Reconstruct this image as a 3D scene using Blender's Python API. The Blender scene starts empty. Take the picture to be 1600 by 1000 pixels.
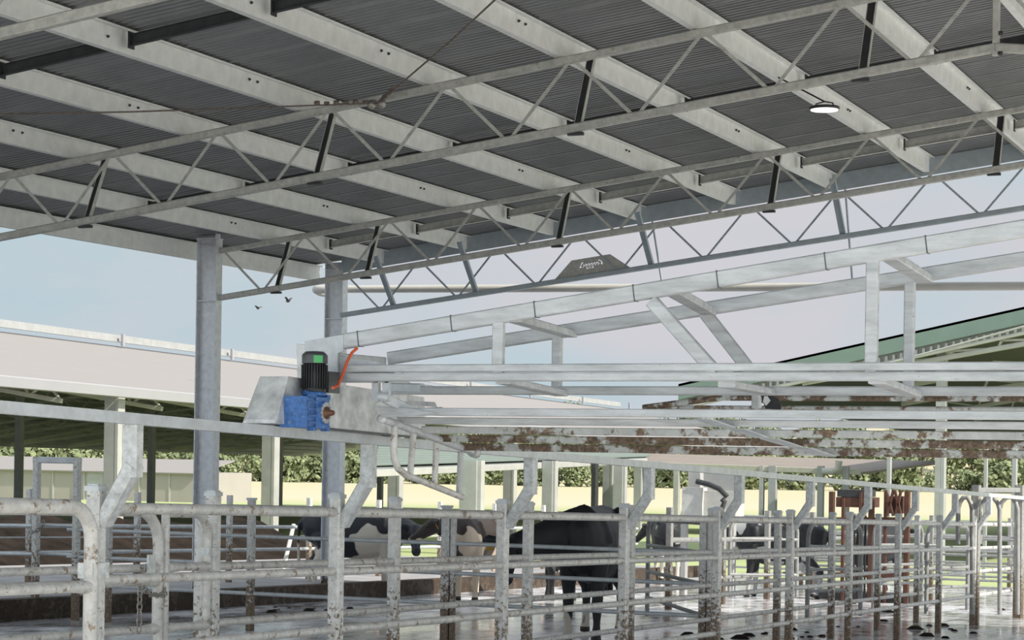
import bpy, bmesh, math, random
from mathutils import Vector, Matrix
random.seed(7)
D = bpy.data
COL = bpy.context.scene.collection
SC = bpy.context.scene

# ------------------------------------------------------------------ camera, sky, sun, exposure
CF, PSI, RHO, YH, H = 3118.0, 0.42310, 0.01588, 710.4, 1.55
cam_data = D.cameras.new('camera')
cam = D.objects.new('camera', cam_data)
COL.objects.link(cam)
cam_data.sensor_width = 36.0
cam_data.lens = CF / 1600 * 36.0
cam_data.shift_y = (YH - 500) / 1600
cam_data.clip_end = 5000
cam.rotation_mode = 'QUATERNION'
cam.rotation_quaternion = (Matrix.Rotation(PSI, 3, 'Z') @ Matrix.Rotation(math.pi / 2, 3, 'X') @ Matrix.Rotation(RHO, 3, 'Z')).to_quaternion()
cam.location = (0, 0, H)
SC.camera = cam
SC.view_settings.view_transform = 'Standard'
SC.view_settings.look = 'None'
SC.view_settings.gamma = 1.0
SC.view_settings.exposure = 0.25
SC.view_settings.use_curve_mapping = False


def N(nt, kind, **kw):
    n = nt.nodes.new(kind)
    for k, v in kw.items():
        setattr(n, k, v)
    return n


def setin(n, **kw):
    for k, v in kw.items():
        n.inputs[k.replace('_', ' ')].default_value = v
    return n


world = D.worlds.new('sky')
SC.world = world
world.use_nodes = True
wt = world.node_tree
wt.nodes.clear()
wo = N(wt, 'ShaderNodeOutputWorld')
bg = N(wt, 'ShaderNodeBackground')
tc = N(wt, 'ShaderNodeTexCoord')
mp = N(wt, 'ShaderNodeMapping')
mp.inputs['Scale'].default_value = (3.0, 3.0, 7.5)
mp.inputs['Location'].default_value = (0.35, 0.1, 0.2)
nz = setin(N(wt, 'ShaderNodeTexNoise'), Scale=1.3, Detail=6.0, Roughness=0.55)
rp = N(wt, 'ShaderNodeValToRGB')
rp.color_ramp.elements[0].position = 0.40
rp.color_ramp.elements[0].color = (0.42, 0.52, 0.57, 1)
rp.color_ramp.elements[1].position = 0.60
rp.color_ramp.elements[1].color = (0.53, 0.525, 0.56, 1)
wt.links.new(tc.outputs['Generated'], mp.inputs['Vector'])
wt.links.new(mp.outputs['Vector'], nz.inputs['Vector'])
wt.links.new(nz.outputs['Fac'], rp.inputs['Fac'])
# sky strength raised overhead and behind the camera, added to light the shed
dot = N(wt, 'ShaderNodeVectorMath', operation='DOT_PRODUCT')
dot.inputs[1].default_value = (0.42, -0.72, 0.55)
wt.links.new(tc.outputs['Generated'], dot.inputs[0])
mr = N(wt, 'ShaderNodeMapRange', interpolation_type='SMOOTHSTEP')
mr.inputs['From Min'].default_value = -0.35
mr.inputs['From Max'].default_value = 0.55
mr.inputs['To Min'].default_value = 1.0
mr.inputs['To Max'].default_value = 1.6
wt.links.new(dot.outputs['Value'], mr.inputs['Value'])
wt.links.new(rp.outputs['Color'], bg.inputs['Color'])
wt.links.new(mr.outputs['Result'], bg.inputs['Strength'])
wt.links.new(bg.outputs['Background'], wo.inputs['Surface'])

sun_d = D.lights.new('sun', 'SUN')
sun_d.energy = 5.4
sun_d.angle = 0.02
sun_d.color = (1.0, 0.93, 0.82)
sun = D.objects.new('sun', sun_d)
COL.objects.link(sun)
sun.location = (30, 0, 40)
sun.rotation_euler = Vector((0.77, -0.14, 0.62)).to_track_quat('Z', 'Y').to_euler()

# ------------------------------------------------------------------ measuring helpers
_c, _s, _cr, _sr = math.cos(PSI), math.sin(PSI), math.cos(RHO), math.sin(RHO)


def ray(x, y):
    a, b = (x - 800) / CF, (y - YH) / CF
    u = a * _cr + b * _sr
    v = a * _sr - b * _cr
    return Vector((u * _c - _s, u * _s + _c, v))


def at(x, y, Y):
    d = ray(x, y)
    return d * (Y / d.y) + Vector((0, 0, H))


def atX(x, y, X):
    d = ray(x, y)
    return d * (X / d.x) + Vector((0, 0, H))


SL = 0.029                       # fall of the yard towards the far end


def gz(Y):
    return -SL * Y


def fl(x, y):
    d = ray(x, y)
    k = -H / (SL * d.y + d.z)
    return d * k + Vector((0, 0, H))


def px(P):
    X, Y, Z = P[0], P[1], P[2] - H
    u, w = X * _c + Y * _s, -X * _s + Y * _c
    return 800 + CF * (u * _cr + Z * _sr) / w


# ------------------------------------------------------------------ mesh builder
ORG = {}


class MB:
    def __init__(s):
        s.v, s.f, s.sm = [], [], []

    def add(s, vs, fs, smooth=False):
        o = len(s.v)
        s.v += [Vector(p) for p in vs]
        for f in fs:
            s.f.append([i + o for i in f])
            s.sm.append(smooth)
        return s

    def box(s, c, size, R=None, bev=0.0):
        c = Vector(c)
        hx, hy, hz = size[0] / 2, size[1] / 2, size[2] / 2
        vs = [Vector((x, y, z)) for x in (-hx, hx) for y in (-hy, hy) for z in (-hz, hz)]
        if R is not None:
            vs = [R @ p for p in vs]
        return s.add([c + p for p in vs], [(0, 1, 3, 2), (4, 6, 7, 5), (0, 4, 5, 1), (2, 3, 7, 6), (0, 2, 6, 4), (1, 5, 7, 3)])

    def frame(s, p, q, up=(0, 0, 1)):
        d = (Vector(q) - Vector(p)).normalized()
        u = Vector(up)
        if abs(d.dot(u)) > 0.98:
            u = Vector((0, 1, 0))
        a = d.cross(u).normalized()
        return d, a, a.cross(d).normalized()

    def prof(s, p, q, pts, up=(0, 0, 1), smooth=False):
        """extrude a closed outline (side, up) from p to q"""
        p, q = Vector(p), Vector(q)
        d, a, b = s.frame(p, q, up)
        n = len(pts)
        vs = [p + a * x + b * y for x, y in pts] + [q + a * x + b * y for x, y in pts]
        fs = [(i, (i + 1) % n, n + (i + 1) % n, n + i) for i in range(n)]
        s.add(vs, fs, smooth)
        s.add(vs, [tuple(range(n - 1, -1, -1)), tuple(range(n, 2 * n))])
        return s

    def bar(s, p, q, w, h=None, up=(0, 0, 1)):
        h = h or w
        r = min(w, h) * 0.14
        x, y = w / 2, h / 2
        return s.prof(p, q, [(-x + r, -y), (x - r, -y), (x, -y + r), (x, y - r), (x - r, y), (-x + r, y), (-x, y - r), (-x, -y + r)], up)

    def thick(s, p, q, line, t, up=(0, 0, 1)):
        """extrude an open folded line with sheet thickness t"""
        p, q = Vector(p), Vector(q)
        d, a, b = s.frame(p, q, up)
        L = [Vector((x, y, 0)) for x, y in line]
        off = []
        for i in range(len(L)):
            n = Vector((0, 0, 0))
            if i > 0:
                e = (L[i] - L[i - 1]).normalized()
                n += Vector((-e.y, e.x, 0))
            if i < len(L) - 1:
                e = (L[i + 1] - L[i]).normalized()
                n += Vector((-e.y, e.x, 0))
            m = n.length_squared
            off.append(L[i] + n * (2 * t / m if m > 1.2 else t))
        n = len(L)
        ring = L + off[::-1]
        k = len(ring)
        vs = [p + a * r.x + b * r.y for r in ring] + [q + a * r.x + b * r.y for r in ring]
        fs = [(i, (i + 1) % k, k + (i + 1) % k, k + i) for i in range(k)]
        for i in range(n - 1):
            fs.append((i + 1, i, k - 1 - i, k - 2 - i))
            fs.append((k + i, k + i + 1, 2 * k - 2 - i, 2 * k - 1 - i))
        return s.add(vs, fs)

    def tube(s, pts, r, n=10, cap=True, rs=None):
        pts = [Vector(p) for p in pts]
        rings = []
        d0 = (pts[1] - pts[0]).normalized()
        ref = Vector((0, 0, 1)) if abs(d0.z) < 0.9 else Vector((1, 0, 0))
        for i, p in enumerate(pts):
            if i == 0:
                d = pts[1] - pts[0]
            elif i == len(pts) - 1:
                d = pts[-1] - pts[-2]
            else:
                d = (pts[i + 1] - p).normalized() + (p - pts[i - 1]).normalized()
            d.normalize()
            a = d.cross(ref)
            if a.length < 1e-4:
                a = d.cross(Vector((0, 1, 0)))
            a.normalize()
            b = a.cross(d).normalized()
            ref = b
            rr = rs[i] if rs else r
            rings.append([p + (a * math.cos(t) + b * math.sin(t)) * rr for t in (2 * math.pi * j / n for j in range(n))])
        vs = [v for g in rings for v in g]
        fs = []
        for i in range(len(rings) - 1):
            for j in range(n):
                fs.append((i * n + j, i * n + (j + 1) % n, (i + 1) * n + (j + 1) % n, (i + 1) * n + j))
        s.add(vs, fs, True)
        if cap:
            m = len(rings) - 1
            s.add(vs, [tuple(range(n - 1, -1, -1)), tuple(m * n + j for j in range(n))])
        return s

    def lathe(s, base, prof, n=20, axis=(0, 0, 1)):
        base = Vector(base)
        R = Vector((0, 0, 1)).rotation_difference(Vector(axis)).to_matrix()
        vs = [base + R @ Vector((r * math.cos(2 * math.pi * j / n), r * math.sin(2 * math.pi * j / n), z)) for r, z in prof for j in range(n)]
        fs = [(i * n + j, i * n + (j + 1) % n, (i + 1) * n + (j + 1) % n, (i + 1) * n + j) for i in range(len(prof) - 1) for j in range(n)]
        s.add(vs, fs, True)
        m = len(prof) - 1
        return s.add(vs, [tuple(range(n - 1, -1, -1)), tuple(m * n + j for j in range(n))])

    def quad(s, *p):
        return s.add(p, [tuple(range(len(p)))])

    def slab(s, pts, t, n=None):
        """a flat polygon with thickness t along -normal"""
        pts = [Vector(p) for p in pts]
        nn = Vector(n) if n else (pts[1] - pts[0]).cross(pts[2] - pts[1]).normalized()
        k = len(pts)
        vs = pts + [p - nn * t for p in pts]
        return s.add(vs, [tuple(range(k)), tuple(range(2 * k - 1, k - 1, -1))] + [((i + 1) % k, i, k + i, k + (i + 1) % k) for i in range(k)])

    def build(s, name, m, parent=None, loc=None):
        if parent is None:
            if loc is None:
                xs = [p.x for p in s.v]; ys = [p.y for p in s.v]; zs = [p.z for p in s.v]
                loc = Vector(((min(xs) + max(xs)) / 2, (min(ys) + max(ys)) / 2, min(zs)))
            o0 = Vector(loc)
        else:
            o0 = ORG[parent.name]
        me = D.meshes.new(name)
        me.from_pydata([p - o0 for p in s.v], [], s.f)
        me.polygons.foreach_set('use_smooth', s.sm)
        bm = bmesh.new(); bm.from_mesh(me)
        bmesh.ops.recalc_face_normals(bm, faces=bm.faces)
        bm.to_mesh(me); bm.free()
        me.update()
        ob = D.objects.new(name, me)
        COL.objects.link(ob)
        me.materials.append(m)
        if parent is None:
            ob.location = o0
        else:
            ob.parent = parent
        ORG[ob.name] = o0
        return ob


def tag(o, label=None, cat=None, group=None, kind=None):
    for k, v in (('label', label), ('category', cat), ('group', group), ('kind', kind)):
        if v:
            o[k] = v
    return o


def thing(name, loc, label, cat, group=None):
    o = D.objects.new(name, None)
    o.empty_display_size = 0.2
    COL.objects.link(o)
    o.location = loc
    ORG[o.name] = Vector(loc)
    return tag(o, label, cat, group)


def copy_tree(o, parent=None):
    c = o.copy()
    COL.objects.link(c)
    c.parent = parent
    for ch in list(o.children):
        copy_tree(ch, c)
    return c


# ------------------------------------------------------------------ materials
def mat(name, col, rough=0.6, metal=0.0, var=0.12, scale=9.0, mud=0.0, mudcol=(0.13, 0.085, 0.055), mscale=14.0, splash=None, bump=0.0, stretch=(1, 1, 1), spec=0.5, emit=None, col2=None):
    m = D.materials.new(name)
    m.use_nodes = True
    nt = m.node_tree
    b = nt.nodes['Principled BSDF']
    b.inputs['Roughness'].default_value = rough
    b.inputs['Metallic'].default_value = metal
    b.inputs['Specular IOR Level'].default_value = spec
    t = N(nt, 'ShaderNodeTexCoord')
    mpn = N(nt, 'ShaderNodeMapping')
    mpn.inputs['Scale'].default_value = stretch
    nt.links.new(t.outputs['Object'], mpn.inputs['Vector'])
    n1 = setin(N(nt, 'ShaderNodeTexNoise'), Scale=scale, Detail=5.0, Roughness=0.65)
    nt.links.new(mpn.outputs['Vector'], n1.inputs['Vector'])
    r = N(nt, 'ShaderNodeValToRGB')
    e = r.color_ramp.elements
    e[0].position, e[1].position = 0.3, 0.7
    c2 = col2 or tuple(min(1, x * (1 + var)) for x in col)
    e[0].color = (*[x * (1 - var) for x in col], 1)
    e[1].color = (*c2, 1)
    nt.links.new(n1.outputs['Fac'], r.inputs['Fac'])
    out = r.outputs['Color']
    if mud > 0 or splash is not None:
        n2 = setin(N(nt, 'ShaderNodeTexNoise'), Scale=mscale, Detail=4.0, Roughness=0.7)
        nt.links.new(t.outputs['Object'], n2.inputs['Vector'])
        val = n2.outputs['Fac']
        if splash is not None:         # mud splashed up from the floor, object z
            sp = N(nt, 'ShaderNodeSeparateXYZ')
            nt.links.new(t.outputs['Object'], sp.inputs['Vector'])
            # object y also counts: the yard falls along y
            ad = N(nt, 'ShaderNodeMath', operation='MULTIPLY_ADD')
            ad.inputs[1].default_value = SL
            nt.links.new(sp.outputs['Y'], ad.inputs[0])
            nt.links.new(sp.outputs['Z'], ad.inputs[2])
            mrn = N(nt, 'ShaderNodeMapRange')
            mrn.inputs['From Min'].default_value = 0.0
            mrn.inputs['From Max'].default_value = splash
            mrn.inputs['To Min'].default_value = 0.36
            mrn.inputs['To Max'].default_value = 0.0
            nt.links.new(ad.outputs['Value'], mrn.inputs['Value'])
            a2 = N(nt, 'ShaderNodeMath', operation='ADD')
            nt.links.new(val, a2.inputs[0])
            nt.links.new(mrn.outputs['Result'], a2.inputs[1])
            val = a2.outputs['Value']
        r2 = N(nt, 'ShaderNodeValToRGB')
        th = 0.70 - 0.30 * mud
        r2.color_ramp.elements[0].position = th
        r2.color_ramp.elements[1].position = th + 0.07
        nt.links.new(val, r2.inputs['Fac'])
        mx = N(nt, 'ShaderNodeMix', data_type='RGBA')
        nt.links.new(r2.outputs['Color'], mx.inputs[0])
        nt.links.new(out, mx.inputs[6])
        n3 = setin(N(nt, 'ShaderNodeTexNoise'), Scale=45.0, Detail=3.0)
        nt.links.new(t.outputs['Object'], n3.inputs['Vector'])
        r3 = N(nt, 'ShaderNodeValToRGB')
        r3.color_ramp.elements[0].position, r3.color_ramp.elements[1].position = 0.35, 0.7
        r3.color_ramp.elements[0].color = (*[x * 0.6 for x in mudcol], 1)
        r3.color_ramp.elements[1].color = (*[x * 1.7 for x in mudcol], 1)
        nt.links.new(n3.outputs['Fac'], r3.inputs['Fac'])
        nt.links.new(r3.outputs['Color'], mx.inputs[7])
        out = mx.outputs[2]
        if metal > 0:
            mm = N(nt, 'ShaderNodeMath', operation='MULTIPLY_ADD')
            mm.inputs[1].default_value = -metal
            mm.inputs[2].default_value = metal
            nt.links.new(r2.outputs['Color'], mm.inputs[0])
            nt.links.new(mm.outputs['Value'], b.inputs['Metallic'])
    nt.links.new(out, b.inputs['Base Color'])
    if bump:
        bp = N(nt, 'ShaderNodeBump')
        bp.inputs['Strength'].default_value = bump
        bp.inputs['Distance'].default_value = 0.02
        nt.links.new(n1.outputs['Fac'], bp.inputs['Height'])
        nt.links.new(bp.outputs['Normal'], b.inputs['Normal'])
    if emit:
        b.inputs['Emission Color'].default_value = (*emit[0], 1)
        b.inputs['Emission Strength'].default_value = emit[1]
    return m


M = {
    'purlin': mat('galvanised_purlin', (0.72, 0.73, 0.72), 0.5, 0.1, 0.10, 6),
    'truss': mat('galvanised_truss', (0.44, 0.44, 0.41), 0.55, 0.15, 0.22, 16, mud=0.12, mudcol=(0.20, 0.18, 0.14), mscale=9),
    'web': mat('galvanised_web', (0.46, 0.46, 0.43), 0.55, 0.15, 0.2, 14),
    'bluesteel': mat('galvanised_end_truss', (0.36, 0.41, 0.44), 0.55, 0.15, 0.12, 8),
    'dark': mat('black_steel', (0.035, 0.037, 0.04), 0.6, 0.1, 0.3, 10),
    'column': mat('galvanised_column', (0.62, 0.64, 0.67), 0.45, 0.2, 0.16, 12, splash=0.9),
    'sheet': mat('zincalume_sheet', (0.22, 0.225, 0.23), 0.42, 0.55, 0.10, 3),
    'fence': mat('galvanised_fence', (0.62, 0.61, 0.58), 0.5, 0.2, 0.2, 18, mud=0.42, mudcol=(0.27, 0.205, 0.15), mscale=13),
    'post': mat('galvanised_post', (0.62, 0.62, 0.60), 0.5, 0.2, 0.22, 22, mud=0.30, mudcol=(0.17, 0.12, 0.08), mscale=34, splash=1.1),
    'clean': mat('galvanised_clean', (0.55, 0.58, 0.60), 0.42, 0.25, 0.15, 10),
    'arm': mat('galvanised_arm', (0.58, 0.60, 0.60), 0.45, 0.25, 0.3, 26, mud=0.1, mudcol=(0.22, 0.19, 0.15), mscale=26),
    'farpost': mat('dimmed_far_post', (0.30, 0.30, 0.29), 0.55, 0.15, 0.22, 22, mud=0.30, mudcol=(0.10, 0.07, 0.045), mscale=34, splash=1.1),  # darker copy of the post steel, offsetting the sun on the far posts
    'farsteel': mat('dimmed_far_steel', (0.27, 0.275, 0.27), 0.55, 0.15, 0.2, 10, mud=0.1, mscale=12),  # galvanised colour lowered so the sunlit far rails don't burn out
    'gate': mat('galvanised_gate', (0.53, 0.55, 0.56), 0.5, 0.2, 0.24, 14, stretch=(0.25, 1, 1.4), mud=0.10, mudcol=(0.2, 0.18, 0.15), mscale=55),
    'muddy': mat('muddy_bar', (0.52, 0.54, 0.52), 0.6, 0.1, 0.18, 16, mud=0.92, mudcol=(0.13, 0.09, 0.06), mscale=6, bump=0.4),
    'muddy_light': mat('lightly_muddied_bar', (0.52, 0.54, 0.53), 0.55, 0.15, 0.18, 16, mud=0.6, mudcol=(0.17, 0.12, 0.08), mscale=9),
    'plate': mat('spangled_plate', (0.64, 0.65, 0.65), 0.42, 0.3, 0.34, 9, mud=0.10, mudcol=(0.2, 0.14, 0.1), mscale=30),
    'concrete': mat('pale_concrete', (0.30, 0.29, 0.295), 0.8, 0, 0.18, 1.5, mud=0.15, mudcol=(0.2, 0.17, 0.14), mscale=2.5),
    'bounce_apron': mat('bounce_concrete', (0.74, 0.73, 0.70), 0.8, 0, 0.06, 0.6),  # extra pale, to bounce sunlight up under the roof
    'kerb': mat('dung_stained_kerb', (0.10, 0.08, 0.062), 0.85, 0, 0.3, 3, mud=0.95, mudcol=(0.045, 0.03, 0.02), mscale=6),
    'manure': mat('manure', (0.02, 0.0145, 0.011), 0.95, 0, 0.6, 2.0, bump=1.0, spec=0.1),
    'white': mat('white_roof_sheet', (0.29, 0.27, 0.262), 0.6, 0, 0.02, 1),
    'fascia': mat('white_fascia', (0.33, 0.33, 0.36), 0.5, 0, 0.03, 1),
    'shedsteel': mat('shed_frame_steel', (0.42, 0.42, 0.35), 0.6, 0.1, 0.12, 3),
    'shedcol': mat('grey_shed_column', (0.36, 0.37, 0.37), 0.55, 0.1, 0.12, 2),
    'palecol': mat('pale_shed_column', (0.42, 0.42, 0.41), 0.55, 0.1, 0.1, 2),
    'shedunder': mat('shed_roof_lining', (0.34, 0.36, 0.35), 0.6, 0.2, 0.08, 1),
    'green': mat('green_fascia', (0.17, 0.24, 0.21), 0.5, 0, 0.06, 2),
    'rib': mat('green_roof_rib', (0.19, 0.23, 0.215), 0.5, 0.1, 0.06, 2),
    'greenroof': mat('pale_green_roof', (0.28, 0.30, 0.29), 0.5, 0.1, 0.06, 2),
    'darkroof': mat('dark_roof_sheet', (0.05, 0.055, 0.06), 0.6, 0.1, 0.1, 1),
    'tanroof': mat('tan_roof_sheet', (0.26, 0.22, 0.19), 0.6, 0.1, 0.1, 1),
    'beige': mat('beige_wall_panel', (0.36, 0.335, 0.31), 0.7, 0, 0.05, 0.5),
    'blue': mat('blue_paint', (0.05, 0.15, 0.40), 0.35, 0.1, 0.4, 30, mud=0.34, mudcol=(0.2, 0.25, 0.33), mscale=40),
    'black': mat('black_paint', (0.022, 0.023, 0.026), 0.42, 0.1, 0.3, 20),
    'cowl': mat('dark_grey_cowl', (0.10, 0.105, 0.11), 0.35, 0.4, 0.2, 10),
    'sticker': mat('green_sticker', (0.08, 0.42, 0.14), 0.5),
    'whitesticker': mat('white_sticker', (0.7, 0.72, 0.72), 0.5),
    'orange': mat('orange_cable', (0.62, 0.10, 0.035), 0.5),
    'bronze': mat('rusty_shaft', (0.16, 0.08, 0.05), 0.5, 0.5),
    'chain': mat('chain_steel', (0.32, 0.30, 0.27), 0.45, 0.6, 0.3, 40),
    'rope': mat('wire_rope', (0.16, 0.13, 0.11), 0.7, 0.2, 0.4, 40),
    'lamp': mat('lamp_diffuser', (0.8, 0.8, 0.8), 0.5, emit=((1, 1, 1), 0.9)),
    'pipe': mat('grey_drain_pipe', (0.50, 0.49, 0.46), 0.5, 0, 0.06, 3),
    'yellow': mat('yellow_tag', (0.72, 0.42, 0.03), 0.5),
    'rust': mat('red_oxide_steel', (0.085, 0.035, 0.022), 0.7, 0.1, 0.35, 8),
    'foliage': mat('foliage', (0.16, 0.21, 0.09), 0.8, 0, 0.3, 0.6, col2=(0.30, 0.34, 0.19)),
    'foliage_dark': mat('foliage_dark', (0.12, 0.17, 0.09), 0.8, 0, 0.3, 0.6, col2=(0.23, 0.28, 0.17)),
    'trunk': mat('trunk', (0.12, 0.09, 0.07), 0.9),
    'pole': mat('white_plastic_pole', (0.72, 0.70, 0.64), 0.5),
    'panelbox': mat('weathered_cabinet', (0.55, 0.55, 0.52), 0.6, 0.1, 0.15, 6, mud=0.08),
    'eye': mat('eye_black', (0.01, 0.01, 0.01), 0.15),
    'bird': mat('bird_dark', (0.05, 0.05, 0.06), 0.8),
    'hub': mat('zinc_boss', (0.48, 0.49, 0.5), 0.4, 0.4),
}


def floor_material():
    m = D.materials.new('wet_yard_concrete')
    m.use_nodes = True
    nt = m.node_tree
    b = nt.nodes['Principled BSDF']
    t = N(nt, 'ShaderNodeTexCoord')
    n1 = setin(N(nt, 'ShaderNodeTexNoise'), Scale=0.55, Detail=6.0, Roughness=0.6)
    n2 = setin(N(nt, 'ShaderNodeTexNoise'), Scale=3.2, Detail=5.0, Roughness=0.65)
    n3 = setin(N(nt, 'ShaderNodeTexNoise'), Scale=7.0, Detail=3.0, Roughness=0.6)
    mp_ = N(nt, 'ShaderNodeMapping')
    mp_.inputs['Scale'].default_value = (1.0, 0.45, 1.0)
    mp_.inputs['Rotation'].default_value = (0, 0, 0.42)
    nt.links.new(t.outputs['Object'], mp_.inputs['Vector'])
    for n in (n1, n2, n3):
        nt.links.new(mp_.outputs['Vector'], n.inputs['Vector'])
    r = N(nt, 'ShaderNodeValToRGB')
    e = r.color_ramp.elements
    e[0].position, e[1].position = 0.36, 0.52
    e[0].color, e[1].color = (0.12, 0.11, 0.105, 1), (0.72, 0.72, 0.75, 1)  # pale bluish patches put sky reflection into the concrete colour
    nt.links.new(n2.outputs['Fac'], r.inputs['Fac'])
    nt.links.new(r.outputs['Color'], b.inputs['Base Color'])
    r2 = N(nt, 'ShaderNodeMapRange')
    r2.inputs['From Min'].default_value, r2.inputs['From Max'].default_value = 0.42, 0.66
    r2.inputs['To Min'].default_value, r2.inputs['To Max'].default_value = 0.05, 0.30
    nt.links.new(n1.outputs['Fac'], r2.inputs['Value'])
    nt.links.new(r2.outputs['Result'], b.inputs['Roughness'])
    b.inputs['Specular IOR Level'].default_value = 0.8
    bp = N(nt, 'ShaderNodeBump')
    bp.inputs['Strength'].default_value = 0.16
    bp.inputs['Distance'].default_value = 0.02
    nt.links.new(n3.outputs['Fac'], bp.inputs['Height'])
    nt.links.new(bp.outputs['Normal'], b.inputs['Normal'])
    return m


def field_material():
    m = D.materials.new('pasture')
    m.use_nodes = True
    nt = m.node_tree
    b = nt.nodes['Principled BSDF']
    b.inputs['Roughness'].default_value = 0.9
    t = N(nt, 'ShaderNodeTexCoord')
    n1 = setin(N(nt, 'ShaderNodeTexNoise'), Scale=0.012, Detail=4.0)
    sp = N(nt, 'ShaderNodeSeparateXYZ')
    nt.links.new(t.outputs['Object'], sp.inputs['Vector'])
    nt.links.new(t.outputs['Object'], n1.inputs['Vector'])
    ma = N(nt, 'ShaderNodeMath', operation='MULTIPLY_ADD')   # a mown strip beyond the green one near the sheds
    ma.inputs[2].default_value = 0.0
    ma.inputs[1].default_value = 0.0036
    nt.links.new(sp.outputs['Y'], ma.inputs[0])
    a2 = N(nt, 'ShaderNodeMath', operation='MULTIPLY_ADD')
    a2.inputs[1].default_value = 0.25
    nt.links.new(n1.outputs['Fac'], a2.inputs[0])
    nt.links.new(ma.outputs['Value'], a2.inputs[2])
    r = N(nt, 'ShaderNodeValToRGB')
    e = r.color_ramp.elements
    e[0].position, e[0].color = 0.55, (0.37, 0.43, 0.20, 1)
    e[1].position, e[1].color = 0.68, (0.52, 0.46, 0.325, 1)
    x = e.new(1.0); x.color = (0.49, 0.445, 0.29, 1)
    nt.links.new(a2.outputs['Value'], r.inputs['Fac'])
    nt.links.new(r.outputs['Color'], b.inputs['Base Color'])
    return m


M['floor'] = floor_material()
M['field'] = field_material()

# ------------------------------------------------------------------ ground
b = MB()
b.quad((-15.5, 7.4, gz(7.4)), (.5, 7.4, gz(7.4)), (.5, 46, gz(46)), (-15.5, 46, gz(46)))
tag(b.build('floor', M['floor'], loc=(0, 0, 0)), kind='structure')

b = MB()
for q in ((.5, -60, 90, 46), (-60, -60, .5, -6), (-15.5, -6, .5, 7.4)):
    b.quad((q[0], q[1], gz(q[1])), (q[2], q[1], gz(q[1])), (q[2], q[3], gz(q[3])), (q[0], q[3], gz(q[3])))
tag(b.build('floor_4', M['bounce_apron'], loc=(0, 0, 0)), kind='structure')  # unseen ground added around the shed as a sunlight reflector

KH = 0.24
b = MB()
b.box((-15.62, 20, 0), (0.24, 52, KH))
for i, p in enumerate(b.v):
    p.z = gz(p.y) + (KH if p.z > 0 else -0.05) + (0.03 * math.sin(p.y) if p.z > 0 else 0)
tag(b.build('trim_1', M['kerb'], loc=(-15.6, 20, gz(20))), kind='structure')
b = MB()
b.quad((-15.74, -6, gz(-6) + KH - .02), (-15.74, 46, gz(46) + KH - .02), (-60, 46, gz(46) + KH - .02), (-60, -6, gz(-6) + KH - .02))
tag(b.build('floor_2', M['concrete'], loc=(0, 0, 0)), kind='structure')


def heap(name, x0, x1, y0, y1, h, label, mt, seed):
    rnd = random.Random(seed)
    nx, ny = 14, 60
    b = MB()
    ph = [(rnd.uniform(.3, 2.2), rnd.uniform(.3, 2.2), rnd.uniform(0, 6)) for _ in range(6)]
    vs = []
    for i in range(nx + 1):
        for j in range(ny + 1):
            u, v = i / nx, j / ny
            X, Y = x0 + (x1 - x0) * u, y0 + (y1 - y0) * v
            e = min(1, 4 * min(u, 1 - u)) * min(1, 10 * min(v, 1 - v))
            z = sum(math.sin(a * X * 1.3 + c_ * Y * 1.7 + d) for a, c_, d in ph) / 6
            vs.append((X, Y, gz(Y) + KH - .04 + e * h * (0.75 + 0.35 * z + rnd.uniform(-.08, .08))))
    fs = [(i * (ny + 1) + j, i * (ny + 1) + j + 1, (i + 1) * (ny + 1) + j + 1, (i + 1) * (ny + 1) + j) for i in range(nx) for j in range(ny)]
    b.add(vs, fs, True)
    tag(b.build(name, mt), label, 'manure', kind='stuff')


heap('manure_heap', -31, -23.5, 16, 45.5, 0.95, 'long dark brown manure bed behind the cross fence', M['manure'], 1)

# pasture and hills
b = MB()
xs = [-520 + 14 * i for i in range(62)]
ys = [46, 50, 56, 64, 75, 90, 110, 140, 175, 215, 260, 300, 335, 370, 410, 450, 500, 560, 640, 740]


def land(X, Y):
    d = -X * _s + Y * _c
    if Y < 46.5:
        return gz(46) - .02
    z = -1.35 - min(1, max(0, (d - 45) / 285)) ** 0.8 * 2.0
    z = min(gz(46) - .03, z) if d < 60 else z - .2
    if d > 345:
        t = min(1, (d - 345) / 250)
        z += (17 + 9 * math.sin(X * .013 + 1) + 5 * math.sin(X * .037)) * t * t * (3 - 2 * t)
    return z


vs = [(x, y, land(x, y)) for y in ys for x in xs]
n = len(xs)
b.add(vs, [(j * n + i, j * n + i + 1, (j + 1) * n + i + 1, (j + 1) * n + i) for j in range(len(ys) - 1) for i in range(n - 1)], True)
tag(b.build('floor_3', M['field'], loc=(0, 0, 0)), kind='structure')

# ------------------------------------------------------------------ the roof we stand under
K = 0.1237
XR, XE = -3.42, -16.25           # ridge and eave


def rz(X, k):                    # height of a plane parallel to the roof
    return k + H + K * (X if X <= XR else 2 * XR - X)


TRUSS_Y = (11.55, 17.95, 24.38, 27.95)
TOPK, BOTK = 4.79, 4.115         # chord centre lines
RY0, RY1 = 5.8, 28.35


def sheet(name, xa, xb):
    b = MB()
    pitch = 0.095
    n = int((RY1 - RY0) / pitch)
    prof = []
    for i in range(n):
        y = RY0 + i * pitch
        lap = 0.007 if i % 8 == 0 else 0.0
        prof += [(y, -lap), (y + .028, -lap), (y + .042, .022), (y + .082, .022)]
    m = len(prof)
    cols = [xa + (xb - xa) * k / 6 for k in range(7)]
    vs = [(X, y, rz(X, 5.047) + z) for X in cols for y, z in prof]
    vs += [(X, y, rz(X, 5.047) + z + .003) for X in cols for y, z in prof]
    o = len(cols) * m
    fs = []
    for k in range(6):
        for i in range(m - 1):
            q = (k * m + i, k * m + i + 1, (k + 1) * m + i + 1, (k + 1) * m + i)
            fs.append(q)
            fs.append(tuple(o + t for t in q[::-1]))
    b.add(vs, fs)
    tag(b.build(name, M['sheet'], loc=(0, 0, 0)), kind='structure')


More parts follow.
